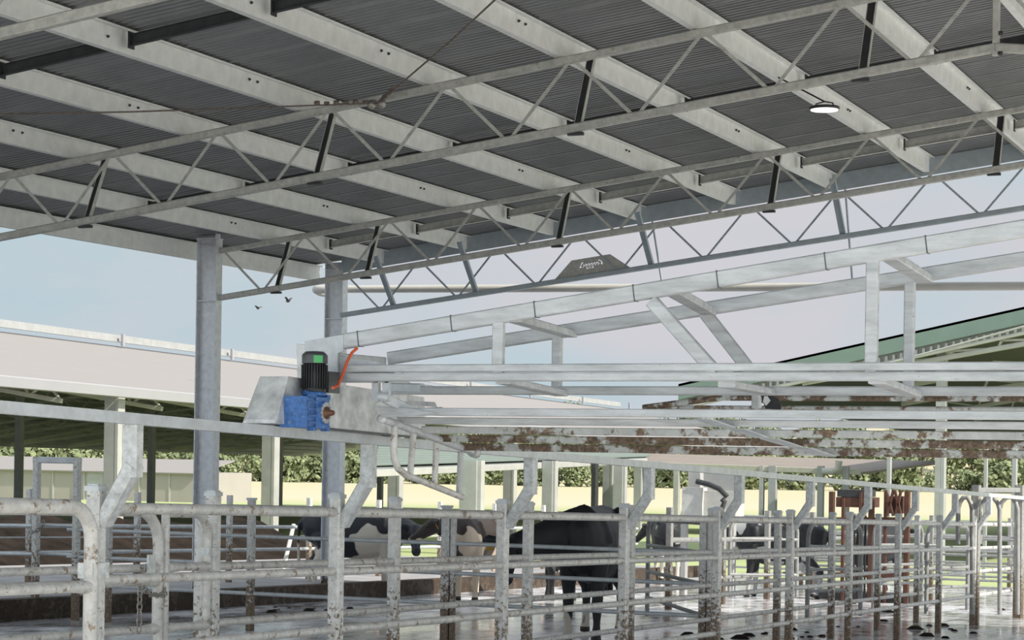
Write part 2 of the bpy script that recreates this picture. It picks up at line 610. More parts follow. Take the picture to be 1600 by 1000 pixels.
sheet('ceiling', XE - .12, XR)
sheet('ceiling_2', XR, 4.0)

Zl = [(-0.078, 0.018), (-0.078, 0.0), (0, 0), (0, 0.205), (0.07, 0.205), (0.07, 0.188)]
PX = [-14.86, -13.41, -11.95, -10.53, -9.06, -7.62, -6.225, -4.80, -3.55, -2.1, -0.7, 0.7]
names = ['roof purlin next in from the eave purlin', 'third roof purlin counted from the eave', 'fourth roof purlin counted from the eave',
         'fifth roof purlin counted from the eave', 'sixth roof purlin counted from the eave, passing above the clamped wire ropes', 'seventh roof purlin counted from the eave',
         'roof purlin that carries the round lamp', 'roof purlin between the lamp purlin and the ridge', 'ridge purlin at the top corner of the roof',
         'first roof purlin beyond the ridge', 'second roof purlin beyond the ridge', 'third roof purlin beyond the ridge']
for X, nm in zip(PX, names):
    z0 = rz(X, 4.832)
    s = 1 if X < XR else -1
    t = thing('roof_purlin', (X, RY0, z0), 'galvanised ' + nm, 'purlin', 'roof purlins')
    b = MB()
    b.thick((X, RY0 + .02, z0), (X, RY1 - .3, z0), [(s * x, y) for x, y in Zl], 0.004)
    b.build('beam', M['purlin'], t)
    if -15 < X < -4:
        for Y in (14.55, 16.9, 17.05, 23.45, 23.55):
            b = MB()
            b.lathe((X + .004, Y, z0 + (.14 if Y > 15 else .1)), [(.014, 0), (.014, .012), (.007, .014), (.007, .022)], 6, (1, 0, 0))
            b.build('bolt', M['dark'], t)
# eave purlin with its pale lip
b = MB()
z0 = rz(XE, 4.79)
t = thing('eave_purlin', (XE, RY0, z0), 'deep galvanised eave purlin along the low roof edge', 'purlin')
b.thick((XE, RY0, z0), (XE, RY1, z0), [(-.08, .02), (-.08, 0), (0, 0), (0, .235), (.07, .235), (.07, .215)], .004)
b.build('beam', M['purlin'], t)
b = MB(); b.thick((XE - .1, RY0, z0 + .03), (XE - .1, RY1, z0 + .03), [(0, .19), (-.02, 0), (.03, -.012)], .003)
b.build('gutter_lip', M['fascia'], t)

# bridging between purlins
for Y, where in ((14.8, 'nearest row'), (21.4, 'row over the middle bay'), (26.1, 'row of the last bay')):
    for i in range(len(PX) - 3):
        xa, xb = PX[i], PX[i + 1]
        a = Vector((xa + .08, Y, rz(xa + .08, 4.93)))
        c_ = Vector((xb - .085, Y, rz(xb - .085, 4.93)))
        t = thing('purlin_bridging', a, 'dark steel bridging channel, %s, span %s from the eave' % (where, ('first', 'second', 'third', 'fourth', 'fifth', 'sixth', 'seventh', 'eighth', 'ninth')[i]), 'bridging', 'bridging channels between the purlins')
        b = MB(); b.thick(a, c_, [(.035, -.045), (0, -.05), (0, .05), (.035, .045)], .004); b.build('channel', M['dark'] if Y < 25 else M['web'], t)
        for e in (a, c_):
            b = MB(); b.box(e, (.012, .09, .15)); b.build('cleat', M['dark'], t)

# trusses
TL = ['galvanised roof truss nearest the camera, crossing the top corner', 'galvanised roof truss with the wire ropes clamped to its top chord',
      'galvanised roof truss that ends on the nearer tall column', 'blue-grey end truss with the cut-out sign plate, open to the sky']
node0, pitch = -14.228, 1.345


def chord(k, xa, xb, Y):
    pts = [Vector((X, Y, rz(X, k))) for X in (xa, min(xb, XR))]
    if xb > XR:
        pts.append(Vector((xb, Y, rz(xb, k))))
    return pts


for ti, Y in enumerate(TRUSS_Y):
    end = ti == 3
    cm, wm = (M['bluesteel'], M['bluesteel']) if end else (M['truss'], M['web'])
    t = thing('roof_truss', (-9.5, Y, rz(-9.5, BOTK) - .05), TL[ti], 'truss', 'roof trusses')
    xa = -15.62
    b = MB()
    p = chord(TOPK, xa, 3.8, Y)
    if not end:
        for u, v in zip(p, p[1:]):
            b.bar(u, v, .075)
    else:                          # the end truss hangs from a deep channel
        p = chord(4.93, xa, 3.8, Y)
        for u, v in zip(p, p[1:]):
            b.thick(u, v, [(-.08, -.11), (0, -.14), (0, .11), (-.08, .11)], .006)
    b.build('top_chord', cm, t)
    b = MB()
    p = chord(BOTK, xa, 3.8, Y)
    for u, v in zip(p, p[1:]):
        b.bar(u, v, .08 if not end else .075)
    b.build('bottom_chord', cm, t)
    ww = .034 if not end else .03
    off = 0.0 if ti != 3 else 0.0
    for k in range(-1, 14):
        xt = node0 + pitch * k + off
        for sgn in (-1, 1):
            xbm = xt + sgn * pitch / 2
            x1, x2 = xt + sgn * .035, xbm - sgn * .045
            if x1 < xa or x2 < xa or x2 > 3.5:
                continue
            if x2 > XR + .3 and x1 > XR + .3 and k > 11:
                continue
            b = MB()
            b.thick((x1, Y, rz(x1, TOPK - .03)), (x2, Y, rz(x2, BOTK + .03)), [(-ww / 2, ww / 2), (-ww / 2, -ww / 2), (ww / 2, -ww / 2)], .005, up=(0, 1, 0))
            b.build('web_brace', wm, t)
    b = MB(); b.bar((XR, Y, rz(XR, BOTK) - .07), (XR, Y, rz(XR, TOPK)), .06); b.build('king_post', M['web'], t)
    for dz in (-.06, .12):
        b = MB(); b.lathe((XR + .03, Y - .03, rz(XR, BOTK) + dz), [(.02, 0), (.02, .03), (.01, .035)], 6, (1, 0, 0)); b.build('bolt', M['dark'], t)
    # fly braces from the bottom chord up to every second purlin
    for X in (-14.85, -13.41, -10.53, -7.62, -4.80):
        if ti == 1 and X == -14.85:
            continue
        dy = .36 if ti < 3 else -.62
        p0 = Vector((X + .17, Y + .03, rz(X + .17, BOTK)))
        p1 = Vector((X + .17, Y + dy, rz(X, 4.88)))
        b = MB(); b.bar(p0, p1, .085, .006, up=(0, 1, 0))
        fb = b.build('fly_brace', M['dark'] if ti < 3 else M['bluesteel'], t)
        b = MB(); b.bar(p0 + Vector((.044, -.02, 0)), p1 + Vector((.044, -.02, 0)), .008, .05, up=(0, 1, 0)); b.bar(p0 + Vector((-.044, .02, 0)), p1 + Vector((-.044, .02, 0)), .008, .05, up=(0, 1, 0))
        b.build('brace_flange', M['web'] if ti < 3 else M['bluesteel'], fb)
        if end:
            continue
        b = MB(); b.box(p0 + Vector((-.02, .0, -.055)), (.16, .05, .03)); b.build('brace_tab', M['dark'], t)
    if end:                        # the sign plate fills one bay of the web, its lettering cut right through
        A, B_, C_, E_ = at(862, 442, Y), at(985, 418, Y), at(953, 397, Y), at(893, 407, Y)
        b = MB()
        rows = ['..........................', '..........................', '..##..................##..', '..#.....................#.', '..#..#.##.##.##.##.##...#.',
                '..#...#..#..#..#..#..#..#.', '..##.#..#..#..#..#..#..##.', '..........................', '.........##.#.##..........', '..........................']
        nr, nc = len(rows), 26

        def pt(u, v):
            lo = A.lerp(B_, u); hi = E_.lerp(C_, u)
            return lo.lerp(hi, v)
        # the logo occupies the middle of the plate
        u0, u1, v0, v1 = .27, .73, .34, .90
        for (ua, ub, va, vb) in ((0, 1, 0, v0), (0, 1, v1, 1), (0, u0, v0, v1), (u1, 1, v0, v1)):
            b.slab([pt(ua, va), pt(ub, va), pt(ub, vb), pt(ua, vb)], .006, (0, -1, 0))
        for r_, row in enumerate(rows):
            for c0, ch in enumerate(row):
                if ch == '.':
                    ua, ub = u0 + (u1 - u0) * c0 / nc, u0 + (u1 - u0) * (c0 + 1) / nc
                    vb, va = v1 - (v1 - v0) * r_ / nr, v1 - (v1 - v0) * (r_ + 1) / nr
                    b.slab([pt(ua, va), pt(ub, va), pt(ub, vb), pt(ua, vb)], .006, (0, -1, 0))
        tag(b.build('sign_plate', M['truss'], t), 'grey steel plate with letters cut through it')

# columns
for Y, lb in ((11.55, 'galvanised column under the nearest truss'), (17.95, 'galvanised column under the truss with the wire ropes'),
              (24.38, 'nearer tall galvanised column at the eave, rising beside the white shed roof'), (28.1, 'farther tall galvanised column at the eave, behind the blue motor')):
    zb, zt = gz(Y), rz(-15.8, 4.98)
    t = thing('steel_column', (-15.8, Y, zb), lb, 'column', 'columns along the eave')
    b = MB(); b.box((-15.8, Y, (zb + zt) / 2), (.30, .012, zt - zb)); b.build('web_plate', M['column'], t)
    for s in (-1, 1):
        b = MB(); b.box((-15.8 + s * .156, Y, (zb + zt) / 2), (.014, .17, zt - zb)); b.build('flange', M['column'], t)
    for k in (2.14, 2.93):
        b = MB(); b.box((-15.8, Y - .04, H + k), (.29, .075, .014)); b.build('stiffener', M['column'], t)
    b = MB(); b.box((-15.8, Y, zt + .006), (.34, .19, .014)); b.build('cap_plate', M['column'], t)
    b = MB(); b.box((-15.63, Y - .05, H + 2.2), (.02, .1, .3)); b.box((-15.63, Y - .05, H + 2.95), (.02, .1, .3)); b.build('chord_cleat', M['column'], t)
    b = MB(); b.box((-15.8, Y, zb + .012), (.42, .3, .024)); b.build('base_plate', M['column'], t)

# wire ropes clamped to the second truss
ck = Vector((-9.62, 17.93, rz(-9.62, TOPK) - .03))
for q, lb in ((at(770, 0, 14.85), 'rusty wire rope running up from the truss clamp towards the ridge'), (at(0, 176, 15.4), 'dark wire rope running level from the truss clamp towards the eave')):
    q = ck + (q - ck) * 1.35
    t = thing('wire_rope', ck, lb, 'wire rope')
    b = MB(); b.tube([ck + Vector((0, -.02, -.02)), ck.lerp(q, .5) + Vector((0, 0, -.03)), q], .009, 6); b.build('rope', M['rope'], t)
    b = MB()
    d = (q - ck).normalized()
    for i in range(6):
        c0 = ck + d * (.12 + .1 * i)
        b.tube([c0, c0 + d * .05], .026 if i % 2 else .017, 7)
    b.build('turnbuckle', M['rope'], t)
    b = MB(); b.lathe(ck + Vector((-.06 if d.x < 0 else .06, -.05, -.08)), [(.02, 0), (.045, .03), (.045, .06), (.02, .09)], 8); b.build('clamp', M['chain'], t)

# round lamp under the roof
lp = at(1288, 172, 20.6)
t = thing('hanging_lamp', lp, 'round black lamp with a white disc under the roof purlin', 'lamp')
b = MB(); b.lathe(lp, [(.10, .0), (.155, .004), (.165, .02), (.155, .034), (.09, .042), (.05, .05)], 28); b.build('housing', M['black'], t)
b = MB(); b.lathe(lp + Vector((0, 0, -.008)), [(.02, 0), (.145, .004), (.147, .012)], 28); b.build('diffuser', M['lamp'], t)
b = MB(); b.tube([lp + Vector((-.1, 0, .03)), lp + Vector((-.09, 0, .07)), lp + Vector((.0, 0, .09)), lp + Vector((.09, 0, .07)), lp + Vector((.1, 0, .03))], .008, 6)
b.tube([lp + Vector((0, 0, .09)), Vector((-6.24, lp.y, rz(-6.24, 4.86)))], .01, 6); b.build('bracket', M['black'], t)

# drain pipe hung under the end truss
pa, pb = at(500, 452, 28.75), at(1600, 447, 28.75)
pb = pa + (pb - pa) * 1.3
t = thing('drain_pipe', pa, 'long grey drain pipe hanging level beyond the end truss', 'pipe')
b = MB(); b.tube([pa, pb], .062, 14); b.build('pipe', M['pipe'], t)
b = MB(); b.tube([pa + Vector((.14, 0, 0)), pa + Vector((-.02, .0, 0)), pa + Vector((-.1, .06, 0)), pa + Vector((-.12, .2, -.02)), pa + Vector((-.12, .6, -.03))], .072, 14); b.build('elbow', M['pipe'], t)
for x in (1036, 1333):
    b = MB(); q = at(x, 446, 28.75); b.tube([q + Vector((0, 0, -.06)), Vector((q.x, q.y - .55, rz(q.x, 4.9)))], .016, 6); b.build('hanger_rod', M['bluesteel'], t)

# ------------------------------------------------------------------ race fences
XA, XB, XRL = -5.853, -6.685, -5.645
YA0, YB0 = 8.06, 10.40


def ramp(X, Y, h):
    return Vector((X, Y, gz(Y) + h))


RH = (1.492, 1.138, 0.79, 0.435)      # rail heights over the yard


def cap_post(b, X, Y, h, w=.078):
    b.bar(ramp(X, Y, 0), ramp(X, Y, h), w, up=(0, 1, 0))


def fence_run(t, X, Ys, rails, h, w, caps=True, pm='post', rm='fence', y0=None, y1=None, rr=(.029, .025)):
    for Y in Ys:
        b = MB(); cap_post(b, X, Y, h, w)
        p = b.build('post', M[pm], t)
        if caps:
            b = MB(); b.box(ramp(X, Y, h + .012), (w * 1.06, w * 1.06, .024)); b.box(ramp(X, Y, h + .028), (w * .8, w * .8, .012)); b.build('post_cap', M['clean'], p)
    ya, yb = y0 if y0 is not None else Ys[0], y1 if y1 is not None else Ys[-1]
    for i, rh in enumerate(rails):
        b = MB(); b.tube([ramp(X, ya, rh), ramp(X, yb, rh)], rr[0] if i == 0 else rr[1], 12); b.build('rail', M[rm], t)


t = thing('race_fence', ramp(XA, YA0, 0), 'near galvanised race fence with cranked brackets carrying the overhead track', 'fence')
YsA = [YA0 + 2.4 * k for k in range(10)]
fence_run(t, XA, YsA, RH, 1.575, .078, y1=33.0)
for Y in YsA:                          # cranked arms up to the track
    b = MB()
    p0, p1, p2 = ramp(XA + .03, Y + .02, 1.42), ramp(XRL, Y, 1.675), ramp(XRL, Y, 1.90)
    b.bar(p0, p1 + Vector((.012, 0, .03)), .072, .085, up=(0, 1, 0))
    b.bar(p1 + Vector((0, 0, -.03)), p2, .085, .075, up=(0, 1, 0))
    b.build('track_arm', M['arm'], t)
b = MB(); b.thick(ramp(XRL, 5.0, 1.90), ramp(XRL, 33.4, 1.90), [(-.03, .05), (-.03, 0), (.035, 0), (.035, .055)], .006); b.build('overhead_track', M['clean'], t)

t = thing('race_fence', ramp(XB, YB0, 0), 'far galvanised race fence without brackets, behind the near one', 'fence')
fence_run(t, XB, [YB0 + 2.4 * k for k in range(9)], RH, 1.57, .078, y0=YB0, y1=31)
for k in (0, 4):
    b = MB(); cap_post(b, XB - .1, YB0 + 2.4 * k + .05, 1.45, .09); b.build('gate_post', M['post'], t)

# ------------------------------------------------------------------ gates at the near end of the race


def arc(c, r, a0, a1, ax, n=7):
    """points on a quarter bend in the vertical plane through direction ax"""
    ax = Vector(ax)
    return [c + ax * (r * math.cos(a)) + Vector((0, 0, r * math.sin(a))) for a in (a0 + (a1 - a0) * i / n for i in range(n + 1))]


def bent_gate(name, P, Q, label, heights, bend=(True, True), r=.03, top=1.49, bot=.25, R=.16, m='fence', extra=None, cat='gate', chain=None, diag=False):
    """tube gate between floor points P and Q: bent top tube, end tubes and flared rails"""
    P, Q = Vector(P), Vector(Q)
    ax = (Q - P).normalized()
    L = (Q - P).length
    up = Vector((0, 0, 1))
    t = thing(name, P, label, cat)
    pts = []
    if bend[0]:
        pts += [P + up * bot] + arc(P + ax * R + up * (top - R), R, math.pi, math.pi / 2, ax)
    else:
        pts += [P + up * top]
    if bend[1]:
        pts += arc(Q - ax * R + up * (top - R), R, math.pi / 2, 0, ax) + [Q + up * bot]
    else:
        pts += [Q + up * top]
    b = MB(); b.tube(pts, r, 12); b.build('bent_tube', M[m], t)
    for e, fl_ in ((P, bend[0]), (Q, bend[1])):
        if not fl_:
            b = MB(); b.tube([e + up * bot, e + up * (top - .0)], r, 12); b.build('end_tube', M[m], t)
    for h in heights:
        b = MB()
        b.tube([P + up * h, P + ax * .06 + up * h, P + ax * .16 + up * h, Q - ax * .16 + up * h, Q - ax * .06 + up * h, Q + up * h], .025, 10, rs=[.034, .031, .024, .024, .031, .034])
        b.build('rail', M[m], t)
    return t


def chain_obj(pts, r, label, group=None, wire=.0045):
    """separate oval links along a path"""
    pts = [Vector(p) for p in pts]
    b = MB()
    seg = []
    for a, c_ in zip(pts, pts[1:]):
        n = max(1, round((c_ - a).length / (r * 1.9)))
        seg += [(a.lerp(c_, (i + .5) / n), (c_ - a).normalized()) for i in range(n)]
    for i, (c0, d) in enumerate(seg):
        s1 = d.cross(Vector((0.3, 1, .2))).normalized()
        if i % 2:
            s1 = s1.cross(d).normalized()
        loop = [c0 + d * (r * 1.35 * math.cos(a)) + s1 * (r * .75 * math.sin(a)) for a in (2 * math.pi * j / 10 for j in range(11))]
        b.tube(loop, wire, 6, cap=False)
    tag(b.build('chain', M['chain'], None), label, 'chain', group)


g = bent_gate('yard_gate', ramp(XA + .07, 5.2, 0), ramp(XA + .07, 7.93, 0), 'galvanised tube gate with a bent corner hung on the first race post', (1.11, .80, .46), bend=(True, True), r=.036, top=1.495)
b = MB(); b.box(ramp(XA + .055, 7.97, 1.19), (.09, .13, .075)); b.build('hinge_clamp', M['arm'], g)
g = bent_gate('race_gate', ramp(XB + .02, 9.86, 0), ramp(XB + .02, 10.31, 0), 'narrow tube gate hung on the first post of the far race fence', (1.14, .785, .45), bend=(False, True), r=.026, top=1.46, bot=.1, R=.14)
b = MB(); b.box(ramp(XB + .02, 10.34, 1.23), (.06, .12, .05)); b.build('hinge_clamp', M['arm'], g)
g = bent_gate('race_gate', ramp(XB + .02, 7.0, 0), ramp(XB + .02, 9.79, 0), 'long tube gate with rounded top corner chained beside the narrow gate', (1.14, 1.06, .785, .45), bend=(True, True), r=.033, top=1.47, bot=.1, R=.2)
b = MB(); b.box(ramp(XB + .06, 9.66, 1.14), (.012, .07, .16)); b.build('latch_plate', M['arm'], g)
cz = Vector((XB + .06, 9.7, 0))
c1 = atX(223, 919, XB + .09); c2 = atX(236, 930, XB + .10); c3 = atX(256, 930, XB + .08)
chain_obj([atX(222, 885, XB + .09), c1, c2, c3, atX(258, 921, XB + .05)], .022, 'steel chain looped around the two gate ends')
chain_obj([atX(221, 890, XB + .085), atX(219, 908, XB + .10), atX(217, 988, XB + .10)], .022, 'loose steel chain hanging straight down beside the looped one')

# ------------------------------------------------------------------ the travelling crowd gate
YN, YF = 9.75, 10.56
XEND = 0.6
t = thing('crowd_gate', (XRL, YN, H + .0), 'big galvanised travelling crowd gate with arched trusses riding on the track', 'gate')


def sp(a, b_, Y, xe=XEND):            # straight member of a frame: from photo points, carried on past the picture edge
    p, q = at(*a, Y), at(*b_, Y)
    return p, p + (q - p) * ((xe - p.x) / (q.x - p.x))


for Y, a, e, nm in ((YN, (530, 535), (1600, 357), 'near'), (YF, (608, 560), (1600, 404.5), 'far')):
    b = MB(); p, q = sp(a, e, Y); b.bar(p, q, .05, .085 if Y == YN else .075)
    d = (q - p)
    tc_ = b.build('top_chord', M['gate'], t)
    for x in (563, 708, 838, 992, 1122, 1290, 1447):
        if Y == YN:
            u = at(x, 500, Y).x
            f = (u - p.x) / d.x
            b = MB(); R_ = Matrix.Rotation(-math.atan2(d.z, d.x), 3, 'Y'); b.box(p + d * f, (.006, .054, .089), R_); b.build('weld_seam', M['cowl'], tc_)
for Y, y0, y1, h in ((YN, 576, 585, .042), (YN, 589.5, 588.5, .046), (YF, 610, 607.5, .05)):
    b = MB(); p, q = sp((545 if Y == YN else 606, y0), (1600, y1), Y); q.z = p.z; b.bar(p, q, .06 if Y == YN else .05, h); b.build('bottom_chord', M['gate'], t)
zb_n, zb_f = at(800, 583, YN).z, at(800, 609, YF).z


def ontop(Y, X):
    a, e = ((530, 535), (1600, 357)) if Y == YN else ((608, 560), (1600, 404.5))
    p, q = at(*a, Y), at(*e, Y)
    return p + (q - p) * ((X - p.x) / (q.x - p.x))


for X in (-4.48, -2.445, -0.4):
    for Y, w, zb in ((YN, .062, zb_n), (YF, .055, zb_f)):
        tp = ontop(Y, X)
        b = MB(); b.bar(Vector((X, Y, zb)), tp, w, .044, up=(0, 1, 0)); b.build('upright', M['gate'], t)
    b = MB(); b.bar(ontop(YN, X + .05) + Vector((.03, 0, -.02)), ontop(YF, X + .05) + Vector((.03, 0, -.02)), .09, .04); b.build('cross_tie', M['gate'], t)
    b = MB(); b.bar(Vector((X + .03, YN, zb_n - .04)), Vector((X + .03, YF, zb_f - .02)), .09, .035); b.build('cross_tie', M['gate'], t)
for Y, a, e in ((YN, (1018, 470), (1118, 582)), (YF, (1100, 487), (1182, 592))):
    b = MB(); b.bar(at(*a, Y), at(*e, Y), .07, .044, up=(0, 1, 0)); b.build('diagonal', M['gate'], t)
p = ontop(YN, at(1050, 470, YN).x); q = ontop(YF, at(1108, 487, YF).x)
b = MB(); b.bar(p + Vector((0, 0, -.02)), q + Vector((0, 0, -.02)), .09, .04); b.build('cross_tie', M['gate'], t)
b = MB(); b.bar(at(1135, 600, YN), at(1200, 612, YF), .09, .035); b.build('cross_tie', M['gate'], t)
# end bracket over the track
b = MB()
b.slab([at(463, 537, YN), at(480, 540, YN), at(480, 605, YN), at(465, 605, YN)], .06, (0, -1, 0)); b.build('end_post', M['plate'], t)
b = MB()
b.slab([at(476, 533, YN - .03), at(536, 523, YN - .03), at(536, 549, YN - .03), at(527, 552, YN - .03), at(527, 606, YN - .03), at(476, 604, YN - .03)], .012, (0, -1, 0)); b.build('gusset', M['clean'], t)
b = MB(); b.slab([at(527, 552, YN + .02), at(545, 560, YN + .02), at(590, 566, YN + .02), at(640, 598, YN + .02), at(527, 598, YN + .02)], .01, (0, -1, 0)); b.build('gusset', M['clean'], t)
b = MB(); b.bar(at(527, 560, YN), at(600, 566, YF), .03, .06); b.build('end_tie', M['clean'], t)
# carriage: folded box riding on the track
cx = -5.56
zc0 = lambda Y: ramp(0, Y, 1.965).z
b = MB()
Ya, Yb = 9.22, 11.0
for w in (0,):
    top = [(-.10, 0), (.085, 0)]
    lo = .265
    vs = []
    for Y, hh in ((Ya, .0), (Ya + .14, .262), (Yb, .25)):
        zb = zc0(Y)
        hh = max(hh, .02)
        vs += [Vector((cx - .19, Y, zb)), Vector((cx + .02, Y, zb)), Vector((cx + .02 - .012, Y, zb + hh)), Vector((cx - .17, Y, zb + hh))]
    b.add(vs, [(0, 1, 2, 3), (8, 11, 10, 9), (1, 5, 6, 2), (5, 9, 10, 6), (2, 6, 7, 3), (6, 10, 11, 7), (0, 3, 7, 4), (4, 7, 11, 8), (0, 4, 5, 1), (4, 8, 9, 5)])
car = b.build('carriage', M['plate'], t)
b = MB(); b.bar(ramp(cx + .012, 9.35, 1.962), ramp(cx + .012, 11.0, 1.962), .03, .012); b.build('edge_strip', M['cowl'], car)
b = MB(); b.lathe(ramp(XRL - .02, 9.5, 1.985), [(.06, -.02), (.06, .02)], 18, (1, 0, 0)); b.build('wheel', M['black'], car)
b = MB(); b.lathe(ramp(XRL - .02, 10.75, 1.985), [(.06, -.02), (.06, .02)], 18, (1, 0, 0)); b.build('wheel', M['black'], car)
# lifted panel of bars
XP = -5.25
bars = [((600, 643), 9.89, 'gate', .044), ((622, 657), 10.12, 'gate', .040), ((660, 671.5), 10.36, 'muddy_light', .042), ((688, 684.8), 10.63, 'muddy', .043), ((716, 698), 10.92, 'muddy', .045)]
pn = []
for (x, y), Y, m_, h in bars:
    p = at(x, y, Y)
    pn.append(p)
    b = MB(); b.bar(p, Vector((XEND, Y, p.z)), .032, h); b.build('panel_bar', M[m_], t)
for i in range(4):                      # folded plates tying the bars together
    u, v = pn[i], pn[i + 1]
    for X in (-3.38, -1.0):
        b = MB(); b.slab([Vector((X + .11 * i - .05, u.y + .026, u.z - .025)), Vector((X + .11 * i + .05, u.y + .026, u.z - .025)), Vector((X + .11 * i + .13, v.y - .03, v.z - .02)), Vector((X + .11 * i + .05, v.y - .03, v.z - .02))], .006); b.build('tie_plate', M['clean'], t)
b = MB()
p0, p1 = atX(596, 654, XP), atX(744, 708, XP)
b.tube([p0, p1], .023, 12)
gp = b.build('guard_tube', M['gate'], t)
b = MB(); b.lathe(p0 + Vector((-.0, -.012, 0)), [(.012, 0), (.026, .004), (.026, .02)], 12, (p1 - p0)); b.build('tube_end', M['plate'], gp)
b = MB(); b.tube([p1 - (p1 - p0) * .05, p1], .033, 12); b.build('collar', M['muddy_light'], gp)
b = MB()
b.tube([atX(617, 662, XP), atX(615, 700, XP), atX(616, 718, XP), atX(622, 732, XP), atX(634, 742, XP), atX(650, 748, XP), atX(722, 777, XP)], .02, 12); b.build('guard_loop', M['fence'], t)
for x0, y0, x1, y1, m_ in ((646, 678, 641, 741, 'fence'), (682, 692, 679, 756, 'fence'), (720, 706, 717, 772, 'muddy_light')):
    b = MB(); b.tube([atX(x0, y0, XP), atX(x1, y1, XP)], .0185, 10); b.build('guard_upright', M[m_], t)
# hinge lugs and arm
for x in (586, 602):
    b = MB(); b.slab([at(x - 5, 594, YN + .02), at(x + 5, 594, YN + .02), at(x + 5, 626, YN + .02), at(x, 629, YN + .02), at(x - 5, 626, YN + .02)], .03, (0, -1, 0)); b.build('hinge_lug', M['clean'], t)
b = MB(); b.lathe(at(592, 620, YN - .03), [(.024, 0), (.024, .05), (.012, .055)], 12, (1, 0, 0)); b.build('hinge_pin', M['clean'], t)
b = MB(); b.bar(at(602, 622, 9.8), at(642, 642, 9.95), .03, .055); b.bar(at(642, 642, 9.95), at(690, 640, 10.1), .03, .03); b.build('lift_arm', M['clean'], t)
b = MB(); b.slab([at(590, 634, 9.86), at(640, 638, 9.86), at(684, 646, 9.86), at(596, 653, 9.86)], .02, (0, -1, 0)); b.build('hinge_plate', M['gate'], t)
b = MB(); b.slab([at(640, 626, 10.3), at(676, 628, 10.3), at(680, 636, 10.3), at(625, 632, 10.3)], .03, (0, -1, 0)); b.build('bracket', M['plate'], t)
b = MB(); b.bar(at(608, 606, YF), at(660, 607, YF), .06, .06); b.build('end_sleeve', M['clean'], t)
# scraper flap and muddy tube carried behind the frame
b = MB(); b.slab([at(1188, 616, 10.85), at(1200, 616, 10.85), at(1215, 622, 10.85), at(1221, 632, 10.85), at(1220, 640, 10.85), at(1196, 639, 10.85)], .012, (0, -1, 0)); fp = b.build('rubber_flap', M['black'], t)
b = MB(); b.slab([at(1194, 619, 10.84), at(1199, 619, 10.84), at(1204, 626, 10.84), at(1197, 634, 10.84), at(1192, 628, 10.84)], .003, (0, -1, 0)); b.build('sticker', M['whitesticker'], fp)
b = MB(); p = at(1150, 621.5, 11.4); q = Vector((XEND, 11.4, p.z)); b.tube([at(1005, 637, 11.4), p + Vector((-.1, 0, 0)), p, q], .019, 10); b.build('muddy_tube', M['muddy'], t)
b = MB(); p = at(1020, 636, 11.9); b.tube([p, Vector((XEND, 11.9, p.z))], .012, 8); b.build('thin_tube', M['muddy_light'], t)
b = MB(); b.bar(at(1182, 618, 11.3), at(1182, 637, 11.3), .05, .05); b.build('tube_stub', M['gate'], t)
# orange cable
b = MB(); tag(b.tube([at(558, 544, 9.74), at(550, 551, 9.71), at(542, 566, 9.68), at(536, 584, 9.66), at(528, 603, 9.6), at(520, 606, 9.5)], .009, 8).build('power_cable', M['orange']), 'orange power cable curving down from the crowd gate to the motor', 'cable')

# geared motor
gx = -5.47
mc = atX(491, 612, gx)
t = thing('gear_motor', atX(491, 672, gx), 'black finned electric motor on a blue gearbox, on the carriage', 'motor')
b = MB(); b.lathe(mc, [(.062, 0), (.066, .012), (.06, .02), (.06, .15), (.066, .152), (.066, .158)], 24); b.build('motor_body', M['black'], t)
b = MB()
for i in range(30):
    a = 2 * math.pi * i / 30
    R_ = Matrix.Rotation(a, 3, 'Z')
    b.box(mc + R_ @ Vector((.066, 0, .085)), (.014, .0045, .125), R_)
b.build('cooling_fin', M['black'], t)['kind'] = 'stuff'
b = MB(); b.lathe(mc + Vector((0, 0, .155)), [(.071, 0), (.071, .042), (.066, .05), (.05, .064), (.02, .066)], 26); b.build('fan_cowl', M['cowl'], t)
b = MB(); b.box(mc + Vector((.05, -.05, .176)), (.05, .004, .04), Matrix.Rotation(.75, 3, 'Z')); b.build('rating_sticker', M['sticker'], t)
R0 = Matrix.Rotation(math.pi / 2, 3, 'Z')
b = MB(); b.box(mc + R0 @ Vector((.125, 0, .055)), (.13, .09, .11), R0); tb = b.build('terminal_box', M['black'], t)
b = MB(); b.box(mc + R0 @ Vector((.13, -.048, .055)), (.125, .008, .118), R0); b.build('box_lid', M['cowl'], tb)
b = MB(); b.lathe(mc + Vector((0, 0, -.025)), [(.05, 0), (.066, .006), (.066, .02), (.05, .026)], 20); b.build('flange', M['blue'], t)
gc = mc + Vector((-.02, -.03, -.115))
b = MB()
b.box(gc + R0 @ Vector((.03, -.01, 0)), (.15, .13, .17), R0)
b.box(gc + R0 @ Vector((-.1, .0, -.0)), (.12, .14, .15), R0)
b.box(gc + R0 @ Vector((-.155, .0, -.0)), (.02, .16, .17), R0)
b.lathe(gc + R0 @ Vector((.04, -.06, 0)), [(.075, 0), (.07, -.0), (.06, .03)], 18, R0 @ Vector((0, -1, 0)))
for sx in (-1, 1):
    for sz in (-1, 1):
        b.box(gc + R0 @ Vector((.03 + sx * .075, -.05, sz * .085)), (.035, .04, .03), R0)
for i in range(4):
    b.box(gc + R0 @ Vector((-.09, -.074, -.055 + .036 * i)), (.1, .014, .012), R0)
b.build('gearbox', M['blue'], t)
b = MB(); b.tube([gc + Vector((0, 0, .08)), mc], .05, 16); b.build('input_neck', M['blue'], t)
fc = gc + R0 @ Vector((.04, -.085, .0))
ax_ = R0 @ Vector((0, -1, 0))
b = MB()
for i in range(14):
    a = 2 * math.pi * i / 14
    b.lathe(fc + R0 @ Vector((.05 * math.cos(a), 0, .05 * math.sin(a))), [(.010, -.004), (.010, .01)], 8, ax_)
b.lathe(fc, [(.051, -.004), (.051, .007)], 24, ax_)
